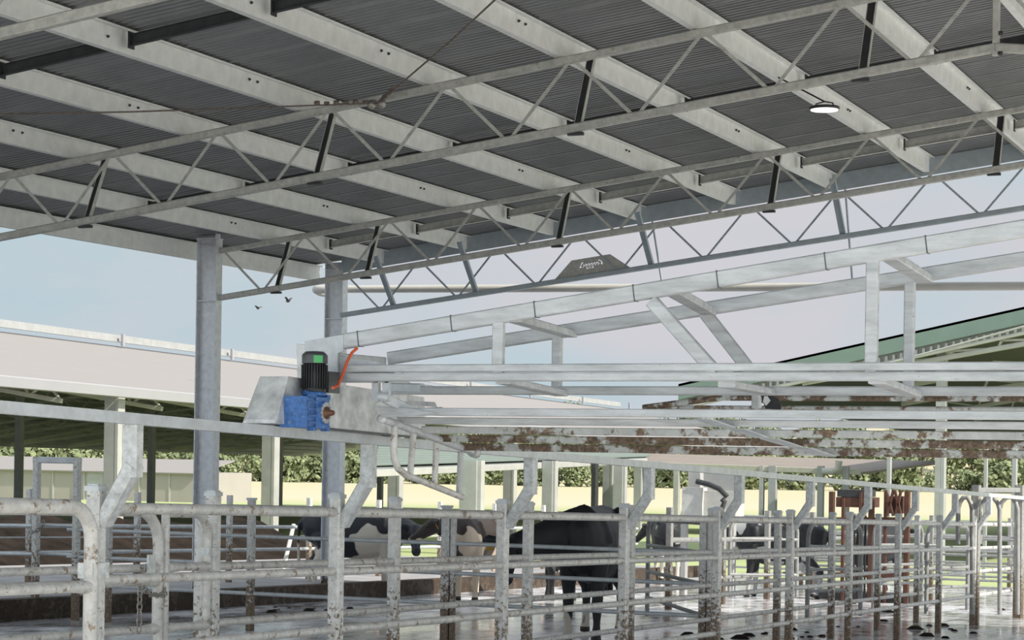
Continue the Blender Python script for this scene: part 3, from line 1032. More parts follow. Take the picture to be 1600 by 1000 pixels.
bs = b.build('output_boss', M['hub'], t)
b = MB(); b.lathe(fc, [(.034, .0), (.034, .014), (.02, .016), (.014, .05), (.011, .055)], 16, ax_); b.build('shaft', M['bronze'], bs)

# ------------------------------------------------------------------ pen fences beyond the race
# cross fence along the width of the pen
YE = 20.35
t = thing('cross_fence', (-12.5, YE, gz(YE)), 'galvanised cross fence of the pen with a tall portal frame at its kerb end', 'fence')
zs = [at(347, y, YE).z for y in (836, 880, 925)]
for z in zs:
    b = MB(); b.tube([(-15.2, YE, z), (XB - .15, YE, z)], .024, 10); b.build('rail', M['clean'], t)
for x, y, w, h in ((392, 985, .085, 781), (697, 1000, .1, 793), (708, 1000, .06, 800), (170, 985, .07, 796)):
    X = at(x, 880, YE).x
    b = MB(); b.bar((X, YE, gz(YE)), (X, YE, at(x, h, YE).z), w, up=(0, 1, 0)); p = b.build('post', M['post'], t)
    b = MB(); b.box((X, YE, at(x, h, YE).z + .012), (w * 1.1, w * 1.1, .024)); b.build('post_cap', M['clean'], p)
xa, xb_ = at(56, 850, YE).x, at(119, 850, YE).x
zt = at(85, 719, YE).z
for X in (xa, xb_):
    b = MB(); b.bar((X, YE, gz(YE)), (X, YE, zt + .04), .085, up=(0, 1, 0)); b.build('portal_post', M['post'], t)
b = MB(); b.bar((xa - .04, YE, zt), (xb_ + .04, YE, zt), .079, .08); b.build('portal_header', M['clean'], t)
for z in (at(90, 821, YE).z, at(90, 866, YE).z):
    b = MB(); b.tube([(xa, YE, z), (xb_, YE, z)], .022, 8); b.build('portal_rail', M['clean'], t)
X = at(64, 800, YE).x
b = MB(); b.bar((X, YE - .1, gz(YE)), (X, YE - .1, at(64, 785, YE).z), .07, up=(0, 1, 0)); b.build('latch_post', M['post'], t)
chain_obj([at(46, 832, YE - .2), at(56, 830, YE - .2), at(66, 822, YE - .2), at(69, 812, YE - .2)], .03, 'thin chain tying the portal frame post, in front of the manure bed', wire=.007)
for y in (822, 866):
    b = MB(); b.tube([at(-60, y - 2, YE), at(50, y, YE)], .022, 8); b.build('side_rail', M['clean'], t)

# feed fence behind the kerb
XFD = -17.3
t = thing('feed_fence', ramp(XFD, 24, KH), 'galvanised feed fence standing behind the dark kerb', 'fence')
Ys = [17.2 + 2.55 * k for k in range(12)]
for i, Y in enumerate(Ys):
    b = MB(); b.bar(ramp(XFD, Y, KH - .02), ramp(XFD, Y, 1.62), .085, up=(0, 1, 0)); b.build('post', M['post'], t)
for y in (822.5, 861):
    p = atX(250, y, XFD); h = p.z - gz(p.y)
    b = MB(); b.tube([ramp(XFD, 15, h), ramp(XFD, 46, h)], .03, 10); b.build('rail', M['clean'], t)
p = atX(250, 839, XFD); h = p.z - gz(p.y)
b = MB(); b.tube([ramp(XFD, 15, h), ramp(XFD, 46, h)], .012, 8); b.build('cable', M['clean'], t)

# inner fence along the far half of the pen
XD = -10.7
t = thing('pen_fence', ramp(XD, 30, 0), 'galvanised pen fence starting beside the weathered cabinet, beyond the black cow', 'fence')
for Y in (29.9, 32.6, 35.2, 38.2, 41.5):
    b = MB(); b.bar(ramp(XD, Y, 0), ramp(XD, Y, 1.62), .10, up=(0, 1, 0)); b.build('post', M['farpost'], t)
for h in (1.42, 1.1, .78, .45):
    b = MB(); b.tube([ramp(XD, 29.9, h), ramp(XD, 44.5, h)], .035 if h != 1.1 else .045, 10); b.build('rail', M['farsteel'], t)

# gates between race and pen
P = at(1098, 900, 21.3); Q = at(1012, 900, 25.0)
P.z, Q.z = gz(P.y), gz(Q.y)
g = bent_gate('pen_gate', Q, P, 'tube gate with rounded corner standing open into the pen beyond the black cow', (1.1, .75, .4), r=.03, top=1.44, bot=.15, R=.18, m='farsteel')
P = at(716, 900, YE); Q = at(985, 900, YE)
P.z, Q.z = gz(YE), gz(YE)
for (xa_, ya_, xb2, yb2, lb) in ((1140, 33, 1245, 34, 'first'), (1262, 27, 1345, 28.5, 'second'), (1365, 31, 1440, 33, 'third'), (1448, 30, 1512, 32, 'fourth')):
    P = at(xa_, 900, ya_); Q = at(xb2, 900, yb2)
    P.z, Q.z = gz(P.y), gz(Q.y)
    bent_gate('pen_gate', P, Q, 'background tube gate behind the race, %s counted from the black cow' % lb, (1.12, .8, .5), r=.032, top=1.45, bot=.12, R=.22, m='farsteel')
# far cross fences
for i, (Yc, xa_, xb2, lb) in enumerate(((37.5, -10.5, -2, 'first'), (42.0, -12, -2, 'second'), (45.0, -15, -2, 'third'))):
    t = thing('far_fence', (xa_, Yc, gz(Yc)), 'distant pipe fence across the far yard, %s row counted from the race end' % lb, 'fence')
    for h in (1.5, 1.2, .9, .6, .3):
        b = MB(); b.tube([(xa_, Yc, gz(Yc) + h), (xb2, Yc, gz(Yc) + h)], .026, 8); b.build('rail', M['farsteel'], t)
    X = xa_
    while X < xb2:
        b = MB(); b.bar((X, Yc, gz(Yc)), (X, Yc, gz(Yc) + 1.62), .08, up=(0, 1, 0)); b.build('post', M['farpost'], t)
        X += 2.3
# end of the race: tall end gate frame
t = thing('race_end_frame', ramp(XA, 29.7, 0), 'tall end frame of the race with a header between two heavy posts', 'frame')
pe = fl(1592, 965)
for (x, Yp, w) in ((1524, 29.7, .13), (1592, 32.6, .15)):
    X = at(x, 860, Yp).x
    b = MB(); b.bar((X, Yp, gz(Yp)), (X, Yp, at(x, 758, Yp).z), w, up=(0, 1, 0)); b.build('post', M['farpost'], t)
b = MB(); b.bar(at(1524, 766, 29.7), at(1592, 766, 32.6), .08, .08); b.build('header', M['farsteel'], t)
for x0, x1, Y in ((1497, 1519, 29.6), (1531, 1562, 31.0), (1562, 1590, 32.0)):
    b = MB()
    c_ = at(x0, 0, Y)
    pts = [at(x0, 850, Y), at(x0, 795, Y), at(x0 + (x1 - x0) * .12, 785, Y), at(x0 + (x1 - x0) * .35, 778, Y), at(x0 + (x1 - x0) * .65, 777, Y), at(x0 + (x1 - x0) * .9, 786, Y), at(x1, 796, Y), at(x1, 960, Y)]
    b.tube(pts, .035, 10); b.build('hoop', M['farsteel'], t)

# leaning white pole
b = MB(); p, q = fl(440, 921), None
q = at(459, 819, p.y + .3); p.z += KH
tag(b.tube([p, q], .038, 10).build('pole', M['pole']), 'white plastic pole leaning in the pen behind the cross fence', 'pole')

# weathered cabinet on the pen fence line
t = thing('equipment_cabinet', at(1105, 930, 35), 'weathered pale equipment cabinet with a dark hose reel, above the far pen fence', 'cabinet')
ORG[t.name].z = gz(35); t.location.z = gz(35)
Yc = 35.0
for (x0, y0, x1, y1, dep, nm, m_, dy) in ((1065, 762, 1097, 806, .5, 'side_box', 'panelbox', 0), (1097, 768, 1150, 806, .5, 'front_box', 'panelbox', .1), (1075, 735, 1094, 764, .4, 'upper_box', 'palecol', .1), (1095, 740, 1148, 768, .3, 'back_panel', 'shedcol', .3)):
    a, c_ = at(x0, y1, Yc + dy), at(x1, y0, Yc + dy)
    b = MB(); b.box(((a.x + c_.x) / 2, Yc + dy + dep / 2, (a.z + c_.z) / 2), (c_.x - a.x, dep, abs(c_.z - a.z))); b.build(nm, M[m_], t)
b = MB(); b.tube([at(1088, 752, Yc), at(1108, 757, Yc), at(1124, 764, Yc - .1), at(1136, 776, Yc - .1)], .05, 8); b.tube([at(1126, 800, Yc - .1), at(1132, 784, Yc - .1), at(1128, 780, Yc - .1)], .05, 8); b.build('hose', M['dark'], t)
for x in (1070, 1145):
    X = at(x, 800, Yc + .3).x
    b = MB(); b.bar((X, Yc + .3, gz(Yc)), (X, Yc + .3, at(x, 800, Yc).z), .12, up=(0, 1, 0)); b.build('stand_leg', M['palecol'], t)

# red oxide cattle crush
Yc = 36.0
t = thing('cattle_crush', (at(1360, 900, Yc).x, Yc, gz(Yc)), 'red-brown cattle crush with barred sides standing beyond the race', 'cattle crush')


def wp(x, y, dy=0):
    return at(x, y, Yc + dy)


for i, x in enumerate((1300, 1318, 1345, 1362, 1384, 1402, 1418)):
    b = MB(); p = wp(x, 780); b.bar((p.x, Yc, gz(Yc)), (p.x, Yc, wp(x, 778 if i % 2 else 768).z), .1 if i % 3 == 0 else .06, up=(0, 1, 0)); b.build('frame_post', M['rust'], t)
for x in range(1322, 1362, 6):
    b = MB(); p = wp(x, 820); b.bar((p.x, Yc + .3, gz(Yc) + .1), (p.x, Yc + .3, wp(x, 806).z), .035, up=(0, 1, 0)); b.build('side_bar', M['dark'], t)
for y in (812, 862, 898):
    b = MB(); b.bar(wp(1300, y), wp(1420, y), .07, .09); b.build('side_rail', M['rust'], t)
for (x0, y0, x1, y1, m_) in ((1308, 766, 1356, 776, 'dark'), (1306, 778, 1362, 792, 'rust'), (1386, 776, 1410, 802, 'rust')):
    a, c_ = wp(x0, y1), wp(x1, y0)
    b = MB(); b.box(((a.x + c_.x) / 2, Yc + .3, (a.z + c_.z) / 2), (c_.x - a.x, .6, c_.z - a.z)); b.build('top_cover' if m_ != 'dark' else 'control_box', M[m_], t)
for x0, x1 in ((1384, 1396), (1396, 1386), (1398, 1408), (1408, 1399)):
    b = MB(); b.bar(wp(x0, 766, -.1), wp(x1, 806, -.1), .05); b.build('cross_bar', M['rust'], t)
b = MB(); b.box((wp(1350, 900).x, Yc + .4, gz(Yc) + .08), (1.7, .8, .12)); b.build('floor_plate', M['dark'], t)

# manure clods on the wet floor
b = MB()
for i in range(46):
    x, y = random.choice([(random.uniform(400, 560), random.uniform(948, 965)), (random.uniform(1320, 1590), random.uniform(930, 998)), (random.uniform(1180, 1480), random.uniform(960, 998)), (random.uniform(1000, 1300), random.uniform(985, 999))])
    p = fl(x, y)
    r = random.uniform(.03, .13)
    n = 9
    top = [p + Vector((r * .5 * math.cos(a), r * .5 * math.sin(a), r * .38)) for a in (2 * math.pi * j / n for j in range(n))]
    low = [p + Vector((r * random.uniform(.8, 1.3) * math.cos(a), r * random.uniform(.8, 1.3) * math.sin(a), -.005)) for a in (2 * math.pi * j / n for j in range(n))]
    b.add(low + top, [(j, (j + 1) % n, n + (j + 1) % n, n + j) for j in range(n)] + [tuple(range(n, 2 * n))], True)
tag(b.build('dung_clods', M['manure']), 'dark dung clods scattered over the wet yard floor', 'dung', kind='stuff')

# ------------------------------------------------------------------ neighbouring white-roofed shed
XS, SS = -36.0, -0.018
t = thing('white_shed', (XS, 45, -1.4), 'long open shed with a white roof beyond the tall columns', 'shed')
ez = lambda Y, z=1.98: H + z + SS * (Y - 45)
Y0s, Y1s = 30, 128
XRg = -50.0
b = MB()
b.slab([(XS, Y0s, ez(Y0s)), (XS, Y1s, ez(Y1s)), (XRg, Y1s, ez(Y1s) + 2.8), (XRg, Y0s, ez(Y0s) + 2.8)], .05); b.build('roof', M['white'], t)
XQ = -73.0
fe = lambda Y: 1.66 - .0105 * (Y - 92)      # far eave
b = MB()
b.slab([(XRg, Y0s, ez(Y0s) + 2.8), (XRg, Y1s, ez(Y1s) + 2.8), (XQ, Y1s, fe(Y1s)), (XQ, Y0s, fe(Y0s))], .05); b.build('roof', M['shedunder'], t)
b = MB(); b.thick((XS, Y0s, ez(Y0s) - .32), (XS, Y1s, ez(Y1s) - .32), [(0, 0), (.14, .02), (.17, .3), (.15, .33)], .01); b.build('fascia_gutter', M['fascia'], t)
b = MB(); b.thick((XRg + .6, Y0s, ez(Y0s) + 2.93), (XRg + .6, Y1s, ez(Y1s) + 2.93), [(0, 0), (-.12, 0), (-.12, .28), (-.5, .34)], .02); rv = b.build('ridge_vent', M['shedcol'], t)
for i in range(12):
    Y = 44 + 8.5 * i
    b = MB(); b.box((XRg + .75, Y, ez(Y) + 3.0), (.12, .14, .5)); b.build('vent_stay', M['fascia'], rv)
for Y in (51.2, 60.5, 70.0, 81, 93):
    X = XS - .6
    b = MB(); b.box((X, Y, (-2.5 + ez(Y) - .1) / 2), (.42, .34, ez(Y) - .1 + 2.5)); b.build('column', M['shedcol'], t)
    b = MB(); b.box((X + .26, Y, (-2.5 + ez(Y) - .1) / 2), (.1, .36, ez(Y) - .1 + 2.5)); b.build('column_edge', M['palecol'], t)
for px_ in (237, 437, 30, 595):
    for X in (-58.0,):
        p = atX(px_, 700, X)
        b = MB(); b.box((X, p.y, (-2.8 + ez(p.y) + 1.2) / 2), (.3, .3, ez(p.y) + 4.0)); b.build('rear_column', M['shedcol'], t)
for i in range(16):
    X = XRg - 1.2 - 1.4 * i
    f = (XRg - X) / (XRg - XQ)
    b = MB(); b.box((X, 78, 0), (.08, 92, .2))
    for p in b.v:
        p.z += (ez(p.y) + 2.8) * (1 - f) + fe(p.y) * f - .16
    b.build('roof_purlin', M['palecol'], t)
for i in range(14):
    Y = 43 + 5.2 * i
    lo0, lo1 = Vector((XS - .3, Y, ez(Y) - .55)), Vector((XRg, Y, ez(Y) + 1.5))
    up0, up1 = Vector((XS - .3, Y, ez(Y) - .1)), Vector((XRg, Y, ez(Y) + 2.55))
    b = MB()
    b.bar(lo0, lo1, .12, .14); b.bar(up0, up1, .12, .14)
    lo2, up2 = Vector((XQ + 2, Y, fe(Y) - .05)), Vector((XQ + 2, Y, fe(Y) + .02))
    b.bar(lo1, lo2, .12, .14); b.bar(up1, up2, .12, .14)
    for (a0, a1, c0, c1) in ((lo0, lo1, up0, up1), (lo1, lo2, up1, up2)):
        for k in range(12):
            u, v = k / 12, (k + 1) / 12
            b.bar(a0.lerp(a1, u), c0.lerp(c1, (u + v) / 2), .07)
            b.bar(c0.lerp(c1, (u + v) / 2), a0.lerp(a1, v), .07)
    b.build('roof_truss', M['shedsteel'], t)

# low pale building beyond it
Yb = 128
t = thing('low_building', at(100, 790, Yb), 'low pale panel-walled building seen beneath the white shed', 'building')
a, c_ = at(-150, 792, Yb), at(306, 735, Yb)
zb_, zt_ = a.z - .5, at(150, 736, Yb).z
b = MB(); b.box(((a.x + c_.x) / 2, Yb + 4, (zb_ + zt_) / 2), (c_.x - a.x, 8, zt_ - zb_)); b.build('wall', M['beige'], t)
zr = at(150, 721, Yb).z
b = MB(); b.slab([(a.x - .3, Yb - .3, zt_), (c_.x + .3, Yb - .3, zt_), (c_.x + .3, Yb + 5, zr + .25), (a.x - .3, Yb + 5, zr + .25)], .1); b.build('roof', M['white'], t)
for x in (30, 83, 115, 132, 167, 218, 265):
    p = at(x, 760, Yb)
    b = MB(); b.box((p.x, Yb - .03, (zb_ + zt_) / 2), (.12, .06, zt_ - zb_)); b.build('wall_post', M['palecol'], t)
p, q = at(137, 760, Yb), at(162, 738, Yb)
b = MB(); b.box(((p.x + q.x) / 2, Yb - .04, (p.z + q.z) / 2 - .3), (q.x - p.x, .08, q.z - p.z + .6)); b.build('door', M['shedcol'], t)

# green-edged gable shed on the right
Yg = 62
t = thing('green_shed', (at(1400, 800, Yg).x, Yg, -2.2), 'shed with a green sloping gable fascia beyond the crowd gate', 'shed')


def gp_(x, y, dy=0):
    return at(x, y, Yg + dy)


A0, A1 = gp_(1060, 600), gp_(2160, 354)
b = MB(); b.slab([A0, A1, A1 + Vector((0, 0, -.52)), A0 + Vector((0, 0, -.52))], .15, (0, -1, 0)); b.build('fascia', M['green'], t)
b = MB(); b.slab([A0, A1, A1 + Vector((0, 70, -2)), A0 + Vector((0, 70, -2))], .08, (0, 0, 1)); b.build('roof', M['darkroof'], t)
b = MB()
dn = Vector((0, .15, -.66))
for k in range(180):
    if k % 2:
        continue
    b.box(A0.lerp(A1, (k + .5) / 180) + dn, ((A1 - A0).x / 250, .12, .16))
b.bar(A0 + dn + Vector((0, 0, -.13)), A1 + dn + Vector((0, 0, -.13)), .14, .12)
b.bar(A0 + dn + Vector((0, .1, .05)), A1 + dn + Vector((0, .1, .05)), .05, .2)
b.build('purlin_ends', M['palecol'], t).name = 'barge_purlin'
for dy in (.3, 7, 14, 21, 28):
    lo0, lo1 = gp_(1250, 598) + Vector((0, dy, -.02 * dy)), gp_(1720, 496) + Vector((0, dy, -.35 - .02 * dy))
    up0, up1 = A0 + Vector((0, dy, -.85)), A1 + Vector((0, dy, -.85))
    b = MB(); b.bar(lo0, lo1, .12, .16)
    for k in range(6):
        u, v = k / 6, (k + 1) / 6
        f = lambda w: up0.lerp(up1, .17 + .43 * w)
        b.bar(lo0.lerp(lo1, u), f((u + v) / 2), .08); b.bar(f((u + v) / 2), lo0.lerp(lo1, v), .08)
    b.build('roof_truss', M['palecol'], t)
b = MB(); b.tube([gp_(1380, 570, -.2), gp_(1600, 510, -.2), gp_(1700, 483, -.2)], .035, 6); b.build('stay_wire', M['palecol'], t)
for i in range(7):
    u = (i + .5) / 7
    p = A0.lerp(A1, u) + Vector((0, 12, -.2))
    b = MB(); b.box(p, (.1, 23, .22)); b.build('roof_purlin', M['shedsteel'], t)
for x in (1466, 1690):
    p = gp_(x, 560); b = MB(); b.box((p.x, Yg + .6, (p.z - 4) / 2 + .4), (.3, .3, p.z + 3.6)); b.build('column', M['shedcol'], t)

# low pale-green roofed shed behind the pen
Yl = 66
t = thing('low_green_shed', (at(800, 800, Yl).x, Yl, -2.4), 'low open shed with a ribbed pale green roof behind the black cow', 'shed')
e0, e1 = at(575, 734, 54), at(1010, 716, 84)
w0, w1 = at(588, 695, 59), at(1012, 704, 90)
b = MB(); b.slab([e0, e1, w1, w0], .06); b.build('roof', M['greenroof'], t)
for i in range(1, 9):
    u = i / 9
    b = MB(); b.bar(e0.lerp(w0, u) + Vector((0, 0, .07)), e1.lerp(w1, u) + Vector((0, 0, .07)), .25, .09); b.build('roof_rib', M['rib'], t)
b = MB(); b.bar(e0 + Vector((0, 0, -.12)), e1 + Vector((0, 0, -.12)), .1, .22); b.build('eave_beam', M['palecol'], t)
for x, w, Y, mm in ((735, 29, 60, 'shedcol'), (858, 17, 70, 'shedcol'), (930, 7, 76, 'dark'), (968, 15, 78, 'shedcol')):
    p = at(x, 724, Y)
    W = w / CF * (-p.x * _s + p.y * _c)
    b = MB(); b.box((p.x, Y, (p.z - 4) / 2 + .2), (W, .35, p.z + 3.8)); b.build('column', M[mm], t)
    if w > 14:
        b = MB(); b.box((p.x + W * .55, Y + .05, (p.z - 4) / 2 + .2), (W * .34, .3, p.z + 3.8)); b.build('column_edge', M['palecol'], t)

# far long roof between the race end and the field
Yf = 88
t = thing('far_shed', (at(1200, 800, Yf).x, Yf, -2.6), 'far open shed with a thin brownish roof and slender posts behind the race', 'shed')
r0, r1 = at(1010, 726, Yf), at(1345, 738, Yf)
b = MB(); b.slab([r0, r1, at(1480, 721, Yf + 10), at(1000, 708, Yf + 8)], .1, (0, 0, 1)); b.build('roof', M['tanroof'], t)
b = MB(); b.bar(r0, r1, .12, .25); b.build('eave_beam', M['shedsteel'], t)
for k in range(9):
    u = k / 9
    b = MB(); b.bar(r0.lerp(r1, u) + Vector((0, .4, -.6)), r0.lerp(r1, u + .055) + Vector((0, .4, -.15)), .06); b.bar(r0.lerp(r1, u + .055) + Vector((0, .4, -.15)), r0.lerp(r1, u + .111) + Vector((0, .4, -.6)), .06); b.build('lattice_brace', M['palecol'], t)
for x, w in ((998, 12), (1058, 8), (1191, 6), (1208, 12), (1283, 9), (1322, 10)):
    p = at(x, 728, Yf); W = w / CF * (-p.x * _s + p.y * _c)
    b = MB(); b.box((p.x, Yf, (p.z - 3.5) / 2), (W, .3, p.z + 3.5)); b.build('column', M['shedcol' if w != 8 else 'palecol'], t)
b = MB(); q = at(1310, 722, Yf - .5); b.tube([at(1285, 736, Yf - .5), at(1300, 737, Yf - .5), at(1309, 733, Yf - .5), at(1311, 720, Yf - .5)], .16, 10); b.build('downpipe', M['pipe'], t)
# slim posts of the open side on the right
for x, w, lb in ((1390, 7, 'slim grey post in front of the field, beside the cattle crush'), (1474, 7, 'slim grey post in front of the field, second beyond the cattle crush'), (1541, 6, 'slim grey post in front of the field, third beyond the cattle crush'), (1586, 8, 'slim pale post behind the race end frame')):
    Yp = 50
    p = at(x, 690, Yp); W = w / CF * (-p.x * _s + p.y * _c)
    t = thing('slim_post', (p.x, Yp, -1.5), lb, 'post')
    b = MB(); b.bar((p.x, Yp, -1.45), (p.x, Yp, at(x, 700, Yp).z), W, up=(0, 1, 0)); b.build('shaft', M['shedcol'], t)
    b = MB(); b.box((p.x, Yp, -1.42), (W * 2, W * 2, .04)); b.build('base_plate', M['shedcol'], t)

# ------------------------------------------------------------------ trees
def tree_mesh(seed, r, h):
    rnd = random.Random(seed)
    b = MB()
    blobs = [(rnd.uniform(-.55, .55) * r, rnd.uniform(-.4, .4) * r, h * rnd.uniform(.3, .85), r * rnd.uniform(.35, .6)) for _ in range(9)]
    for bx_, by_, bz_, br in blobs:
        for _ in range(140):
            d = Vector((rnd.gauss(0, 1), rnd.gauss(0, 1), rnd.gauss(0, 1))).normalized()
            p = Vector((bx_, by_, bz_)) + d * br * rnd.uniform(.75, 1.05)
            n_ = (d + Vector((rnd.gauss(0, .5), rnd.gauss(0, .5), rnd.gauss(0, .5)))).normalized()
            a = n_.orthogonal().normalized(); c0 = n_.cross(a)
            s_ = rnd.uniform(.2, .46)
            b.quad(p - a * s_ - c0 * s_ * .5, p + a * s_ - c0 * s_ * .6, p + a * s_ * .7 + c0 * s_ * .6, p - a * s_ * .6 + c0 * s_ * .5)
    return b


protos = []
for k, (r, h, nm, lb, mt) in enumerate(((4.2, 9.5, 'bushy_tree', 'light green bushy tree along the far edge of the field', 'foliage'), (4.8, 11, 'broad_tree', 'dark green broad tree along the far edge of the field', 'foliage_dark'), (3.4, 4.2, 'low_shrub', 'low green shrub at the back of the field', 'foliage'))):
    t = thing(nm, (0, 0, 0), lb, 'shrub' if k == 2 else 'tree', ('light trees at the field edge', 'dark trees at the field edge', 'shrubs at the field edge')[k])
    tree_mesh(k + 3, r, h).build('foliage', M[mt], t)
    b = MB(); b.tube([(0, 0, -.5), (.1, 0, h * .3), (0, .1, h * .6)], .3, 7, rs=[.3, .22, .1]); b.build('trunk', M['trunk'], t)
    protos.append(t)
used = set()
rnd = random.Random(11)
for i in range(150):
    if i < 34:
        k, Zc, x = 2, rnd.uniform(324, 336), -40 + 50 * i + rnd.uniform(-10, 10)
    else:
        row, j = divmod(i - 34, 29)
        k = rnd.choice((0, 1, 0)); Zc = 352 + 26 * row + rnd.uniform(-6, 6); x = -80 + 60 * j + (row % 2) * 30 + rnd.uniform(-12, 12)
    d = ray(x, YH)
    p = d * Zc
    o = protos[k] if k not in used else copy_tree(protos[k])
    used.add(k)
    o.location = (p.x, p.y, land(p.x, p.y) - .1)
    o.rotation_euler.z = rnd.uniform(0, 6.28)
    s_ = rnd.uniform(.75, 1.2)
    o.scale = (s_, s_, s_ * rnd.uniform(.85, 1.1))

# birds
for x, y, lb in ((450, 471, 'dark bird flying in the sky right of the near column'), (403, 482, 'smaller dark bird flying low beside the near column')):
    b = MB(); p = at(x, y, 60); s_ = .09 if x > 420 else .05
    b.tube([p + Vector((-s_, 0, 0)), p, p + Vector((s_, 0, .02))], .03, 6, rs=[.01, .045, .015])
    for sg in (-1, 1):
        b.slab([p + Vector((-.06, 0, .02)), p + Vector((.06, 0, .02)), p + Vector((.05 + .03 * sg, sg * .16, s_ * 1.6)), p + Vector((-.02, sg * .2, s_ * 1.5))], .012)
    tag(b.build('bird', M['bird']), lb, 'bird')

# ------------------------------------------------------------------ cows


def cow_material(name, th, legwhite, seed, belly=0.0, headx=9.0, base=(0.012, 0.013, 0.016), white=(0.62, 0.57, 0.49)):
    m = D.materials.new(name)
    m.use_nodes = True
    nt = m.node_tree
    b = nt.nodes['Principled BSDF']
    b.inputs['Roughness'].default_value = 0.55
    t = N(nt, 'ShaderNodeTexCoord')
    mp_ = N(nt, 'ShaderNodeMapping')
    mp_.inputs['Location'].default_value = (seed * 1.7, seed * 0.9, seed * 2.3)
    nt.links.new(t.outputs['Object'], mp_.inputs['Vector'])
    n1 = setin(N(nt, 'ShaderNodeTexNoise'), Scale=1.9, Detail=2.0, Roughness=0.5)
    nt.links.new(mp_.outputs['Vector'], n1.inputs['Vector'])
    sp_ = N(nt, 'ShaderNodeSeparateXYZ')
    nt.links.new(t.outputs['Object'], sp_.inputs['Vector'])
    lw = N(nt, 'ShaderNodeMapRange')
    lw.inputs['From Min'].default_value = legwhite
    lw.inputs['From Max'].default_value = legwhite + .08
    lw.inputs['To Min'].default_value = .5
    lw.inputs['To Max'].default_value = 0
    nt.links.new(sp_.outputs['Z'], lw.inputs['Value'])
    ad = N(nt, 'ShaderNodeMath', operation='ADD')
    nt.links.new(n1.outputs['Fac'], ad.inputs[0])
    nt.links.new(lw.outputs['Result'], ad.inputs[1])
    bl = N(nt, 'ShaderNodeMath', operation='MULTIPLY_ADD')      # paler towards the belly
    bl.inputs[1].default_value = -belly
    bl.inputs[2].default_value = belly
    nt.links.new(sp_.outputs['Z'], bl.inputs[0])
    ab = N(nt, 'ShaderNodeMath', operation='ADD')
    nt.links.new(ad.outputs['Value'], ab.inputs[0])
    nt.links.new(bl.outputs['Value'], ab.inputs[1])
    hx = N(nt, 'ShaderNodeMath', operation='LESS_THAN')         # dark head and neck
    hx.inputs[1].default_value = headx
    nt.links.new(sp_.outputs['X'], hx.inputs[0])
    ad = N(nt, 'ShaderNodeMath', operation='MULTIPLY')
    nt.links.new(ab.outputs['Value'], ad.inputs[0])
    nt.links.new(hx.outputs['Value'], ad.inputs[1])
    r = N(nt, 'ShaderNodeValToRGB')
    e = r.color_ramp.elements
    e[0].position, e[1].position = th, th + .015
    e[0].color, e[1].color = (*base, 1), (*white, 1)
    nt.links.new(ad.outputs['Value'], r.inputs['Fac'])
    hf = N(nt, 'ShaderNodeMath', operation='LESS_THAN')
    hf.inputs[1].default_value = 0.07
    nt.links.new(sp_.outputs['Z'], hf.inputs[0])
    mx = N(nt, 'ShaderNodeMix', data_type='RGBA')
    nt.links.new(hf.outputs['Value'], mx.inputs[0])
    nt.links.new(r.outputs['Color'], mx.inputs[6])
    mx.inputs[7].default_value = (0.03, 0.022, 0.018, 1)
    nt.links.new(mx.outputs[2], b.inputs['Base Color'])
    return m


def loft(b, rings, n=16):
    """closed skin through (centre, side radius, vertical radius, direction) rings"""
    vs = []
    for c0, ry, rzz, d in rings:
        d = Vector(d).normalized()
        a = d.cross(Vector((0, 0, 1)))
        a = a.normalized() if a.length > 1e-3 else Vector((0, 1, 0))
        u = a.cross(d).normalized()
        vs += [Vector(c0) + a * ry * math.cos(t_) + u * rzz * math.sin(t_) for t_ in (2 * math.pi * j / n for j in range(n))]
    k = len(rings)
    fs = [(i * n + j, i * n + (j + 1) % n, (i + 1) * n + (j + 1) % n, (i + 1) * n + j) for i in range(k - 1) for j in range(n)]
    fs += [tuple(range(n - 1, -1, -1)), tuple((k - 1) * n + j for j in range(n))]
    b.add(vs, fs, True)


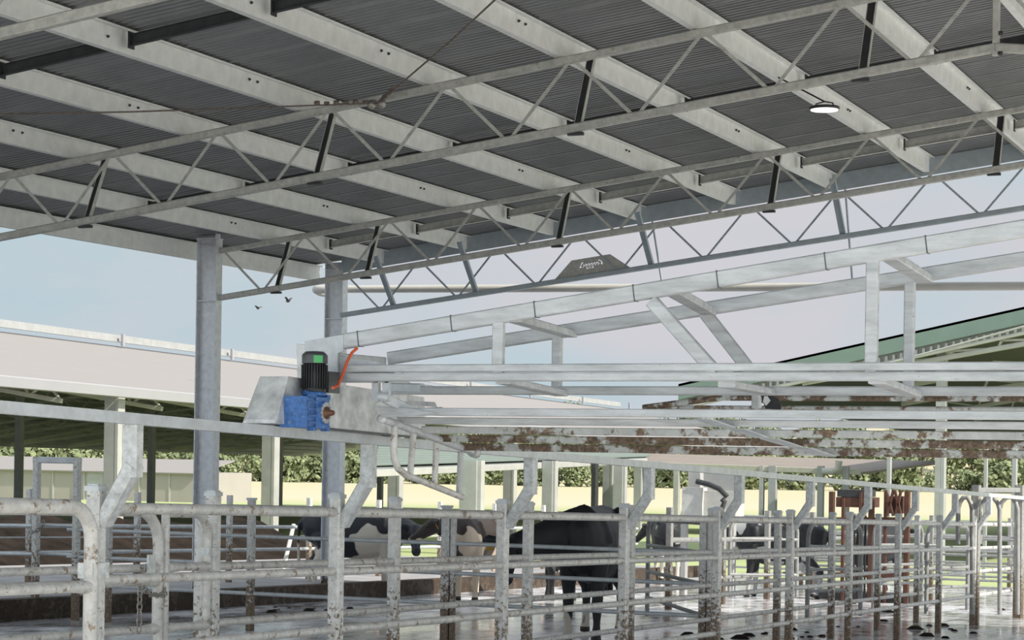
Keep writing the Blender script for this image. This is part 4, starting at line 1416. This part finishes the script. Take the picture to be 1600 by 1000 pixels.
def cow(P, heading, label, material, head=(0.0, 0.1), neck_drop=0.0, scale=1.0, tagged=(), step=0.05, neck_turn=None, neck_len=.52):
    """head = (turn, pitch) in radians; heading = direction the body faces"""
    t = thing('cow', P, label, 'cow', 'dairy cows')
    b = MB()
    X = Vector((1, 0, 0))
    loft(b, [((-.90, 0, 1.14), .09, .10, X), ((-.84, 0, 1.12), .20, .22, X), ((-.68, 0, 1.10), .27, .31, X), ((-.52, 0, 1.08), .29, .345, X), ((-.30, 0, 1.02), .32, .385, X), ((0, 0, .99), .35, .41, X),
             ((.25, 0, 1.0), .32, .40, X), ((.45, 0, 1.04), .26, .385, X), ((.6, 0, 1.05), .21, .34, X), ((.72, 0, 1.06), .15, .25, X), ((.79, 0, 1.08), .07, .13, X)])
    for s_ in (-1, 1):                              # hip bones and pin bones
        b.lathe((-.52, s_ * .2, 1.28), [(.02, 0), (.09, .02), (.08, .1), (.03, .145)], 10, (0, s_ * .35, 1))
        b.lathe((-.80, s_ * .1, 1.2), [(.02, 0), (.07, .02), (.05, .1)], 8, (-.5, 0, 1))
        b.tube([(.38, s_ * .2, 1.05), (.44, s_ * .15, 1.33)], .1, 10, rs=[.12, .07])
    b.tube([(-.55, 0, 1.38), (-.2, 0, 1.375), (.2, 0, 1.375), (.48, 0, 1.40)], .05, 8, rs=[.05, .045, .05, .055])
    turn, pitch_ = head
    nd = Vector((math.cos(turn * .6 if neck_turn is None else neck_turn), math.sin(turn * .6 if neck_turn is None else neck_turn), .32 - neck_drop)).normalized()
    n0, n1 = Vector((.5, 0, 1.16)), Vector((.58, 0, 1.2)) + nd * neck_len
    loft(b, [(n0, .2, .30, X), (n0.lerp(n1, .35), .165, .245, nd), (n0.lerp(n1, .7), .13, .19, nd), (n1, .11, .15, nd)])
    hd = Vector((math.cos(turn) * math.cos(pitch_), math.sin(turn) * math.cos(pitch_), -math.sin(pitch_)))
    up_ = hd.cross(Vector((0, 0, 1))).normalized()
    hu = up_.cross(hd).normalized()
    h0 = n1 + nd * .03 + hu * .05
    loft(b, [(h0 - hd * .06, .09, .09, hd), (h0 + hd * .02, .115, .135, hd), (h0 + hd * .14, .115, .125, hd), (h0 + hd * .28 - hu * .015, .085, .10, hd), (h0 + hd * .40 - hu * .03, .07, .08, hd), (h0 + hd * .47 - hu * .035, .082, .078, hd), (h0 + hd * .53 - hu * .04, .06, .055, hd)])
    ears = []
    for s_ in (-1, 1):
        e0 = h0 - hd * .01 + up_ * s_ * .09 + hu * .06
        ed = (up_ * s_ + hu * -.12 - hd * .15).normalized()
        loft(b, [(e0, .025, .03, ed), (e0 + ed * .07, .045, .055, ed), (e0 + ed * .15, .04, .06, ed), (e0 + ed * .215, .018, .025, ed)], 10)
        ears.append((s_, e0 + ed * .13))
    for s_ in (-1, 1):                              # legs
        dx = step * s_
        f = [(.46, s_ * .16, 1.0, .15), (.47 + dx * .4, s_ * .165, .76, .105), (.48 + dx * .7, s_ * .165, .5, .064), (.485 + dx * .8, s_ * .165, .43, .066), (.49 + dx, s_ * .165, .2, .042), (.50 + dx, s_ * .165, .1, .05), (.52 + dx, s_ * .165, .07, .056), (.53 + dx, s_ * .165, 0, .066)]
        b.tube([q[:3] for q in f], 1, 12, rs=[q[3] for q in f])
        f = [(-.58, s_ * .17, 1.02, .2), (-.52 - dx * .3, s_ * .19, .78, .15), (-.66 - dx * .6, s_ * .19, .58, .09), (-.76 - dx, s_ * .185, .49, .062), (-.745 - dx, s_ * .185, .3, .046), (-.72 - dx, s_ * .185, .12, .048), (-.70 - dx, s_ * .185, .07, .056), (-.69 - dx, s_ * .185, 0, .066)]
        b.tube([q[:3] for q in f], 1, 12, rs=[q[3] for q in f])
    b.lathe((-.38, 0, .52), [(.03, 0), (.13, .04), (.19, .16), (.2, .26)], 14)      # udder and teats
    for sx in (-1, 1):
        for sy in (-1, 1):
            b.tube([(-.38 + sx * .07, sy * .07, .57), (-.38 + sx * .075, sy * .08, .47)], .03, 8, rs=[.035, .022])
    b.tube([(-.88, 0, 1.24), (-.96, 0, 1.16), (-.97, .01, .9), (-.96, .03, .65), (-.96, .03, .42)], .03, 8, rs=[.05, .04, .03, .03, .05])
    for p in b.v:
        p *= scale
    o0 = Vector(P)
    ORG[t.name] = Vector((0, 0, 0))
    body = b.build('body', material, t)
    md = body.modifiers.new('skin', 'REMESH'); md.mode = 'VOXEL'; md.voxel_size = .02 * scale; md.use_smooth_shade = True
    sm = body.modifiers.new('soften', 'SMOOTH'); sm.factor = .5; sm.iterations = 7
    for s_ in (-1, 1):
        e = MB(); c0 = (h0 + hd * .15 + up_ * s_ * .107 + hu * .05) * scale
        e.lathe(c0 - Vector((0, 0, .02)), [(.006, 0), (.018, .008), (.022, .02), (.018, .032), (.006, .04)], 10); e.build('eye', M['eye'], t)
    for s_, c0 in ears:
        if s_ in tagged:
            e = MB(); c0 = (c0 + hd * .045 - hu * .05) * scale
            e.slab([c0 - up_ * .04 - hu * .055, c0 + up_ * .04 - hu * .055, c0 + up_ * .042 + hu * .012, c0 + up_ * .016 + hu * .025, c0 + up_ * .013 + hu * .05, c0 - up_ * .013 + hu * .05, c0 - up_ * .016 + hu * .025, c0 - up_ * .042 + hu * .012], .006)
            tag(e.build('ear_tag', M['yellow'], t), 'yellow ear tag')
    t.location = o0
    t.rotation_euler.z = heading
    return t


mk_black = cow_material('coat_black', .93, .34, 1.3)
mk_blackfull = cow_material('coat_all_black', .74, -.5, 4.1)
mk_patch = cow_material('coat_black_white', .60, .5, 2.2, belly=.45, headx=.62, base=(.016, .019, .026))
mk_brown = cow_material('coat_white_brown', .56, .6, 3.4, belly=.3, base=(0.03, 0.02, 0.016), white=(0.58, 0.47, 0.36))


def facing(dx, dy):
    return math.atan2(dy, dx)


P = fl(908, 1000)
mainc = cow((P.x - .1, P.y + .55, gz(P.y + .55)), facing(.20, -1), 'black cow in front, standing behind the race with its yellow-tagged head turned aside', mk_black, head=(.12, .7), neck_drop=.62, scale=1.12, tagged=(1,), step=.06, neck_turn=-1.3, neck_len=.76)
P = fl(553, 931)
cow((P.x, P.y + .1, gz(P.y)), facing(1, .55), 'black and white patched cow standing side-on behind the second race post', mk_patch, head=(-1.5, .75), neck_drop=.55, scale=1.02, tagged=())
P = fl(722, 938)
cow((P.x + .05, P.y + .4, gz(P.y)), facing(.15, -1), 'white and brown chested cow turning its dark head aside, before the grey column', mk_brown, head=(-1.2, .5), neck_drop=.25, scale=.98, tagged=(1, -1))
P = fl(1040, 905)
cow((P.x, P.y, gz(P.y)), facing(-.5, 1), 'black cow far off, seen from behind through the open pen gate', cow_material('coat_black_far', .60, .4, 6.2), head=(.8, .6), neck_drop=.5)
P = fl(1185, 940)
cow((P.x - .3, P.y + 2.2, gz(P.y + 2.2)), facing(-1, -.2), 'grey-faced black cow standing low beneath the weathered cabinet', cow_material('coat_black_grey', .56, .3, 8.1, white=(.42, .42, .43)), head=(-.3, .8), neck_drop=.5)
P = fl(1268, 925)
cow((P.x + 1.0, P.y + 1.5, gz(P.y + 1.5)), facing(.3, 1), 'black cow beside the red-brown cattle crush', mk_blackfull, head=(0.3, .6), neck_drop=.4)
P = fl(838, 938)
cow((P.x, P.y + 1.0, gz(P.y + 1.0)), facing(-.5, 1), 'black cow mostly hidden behind the front cow', mk_blackfull, head=(.2, .6), neck_drop=.45)
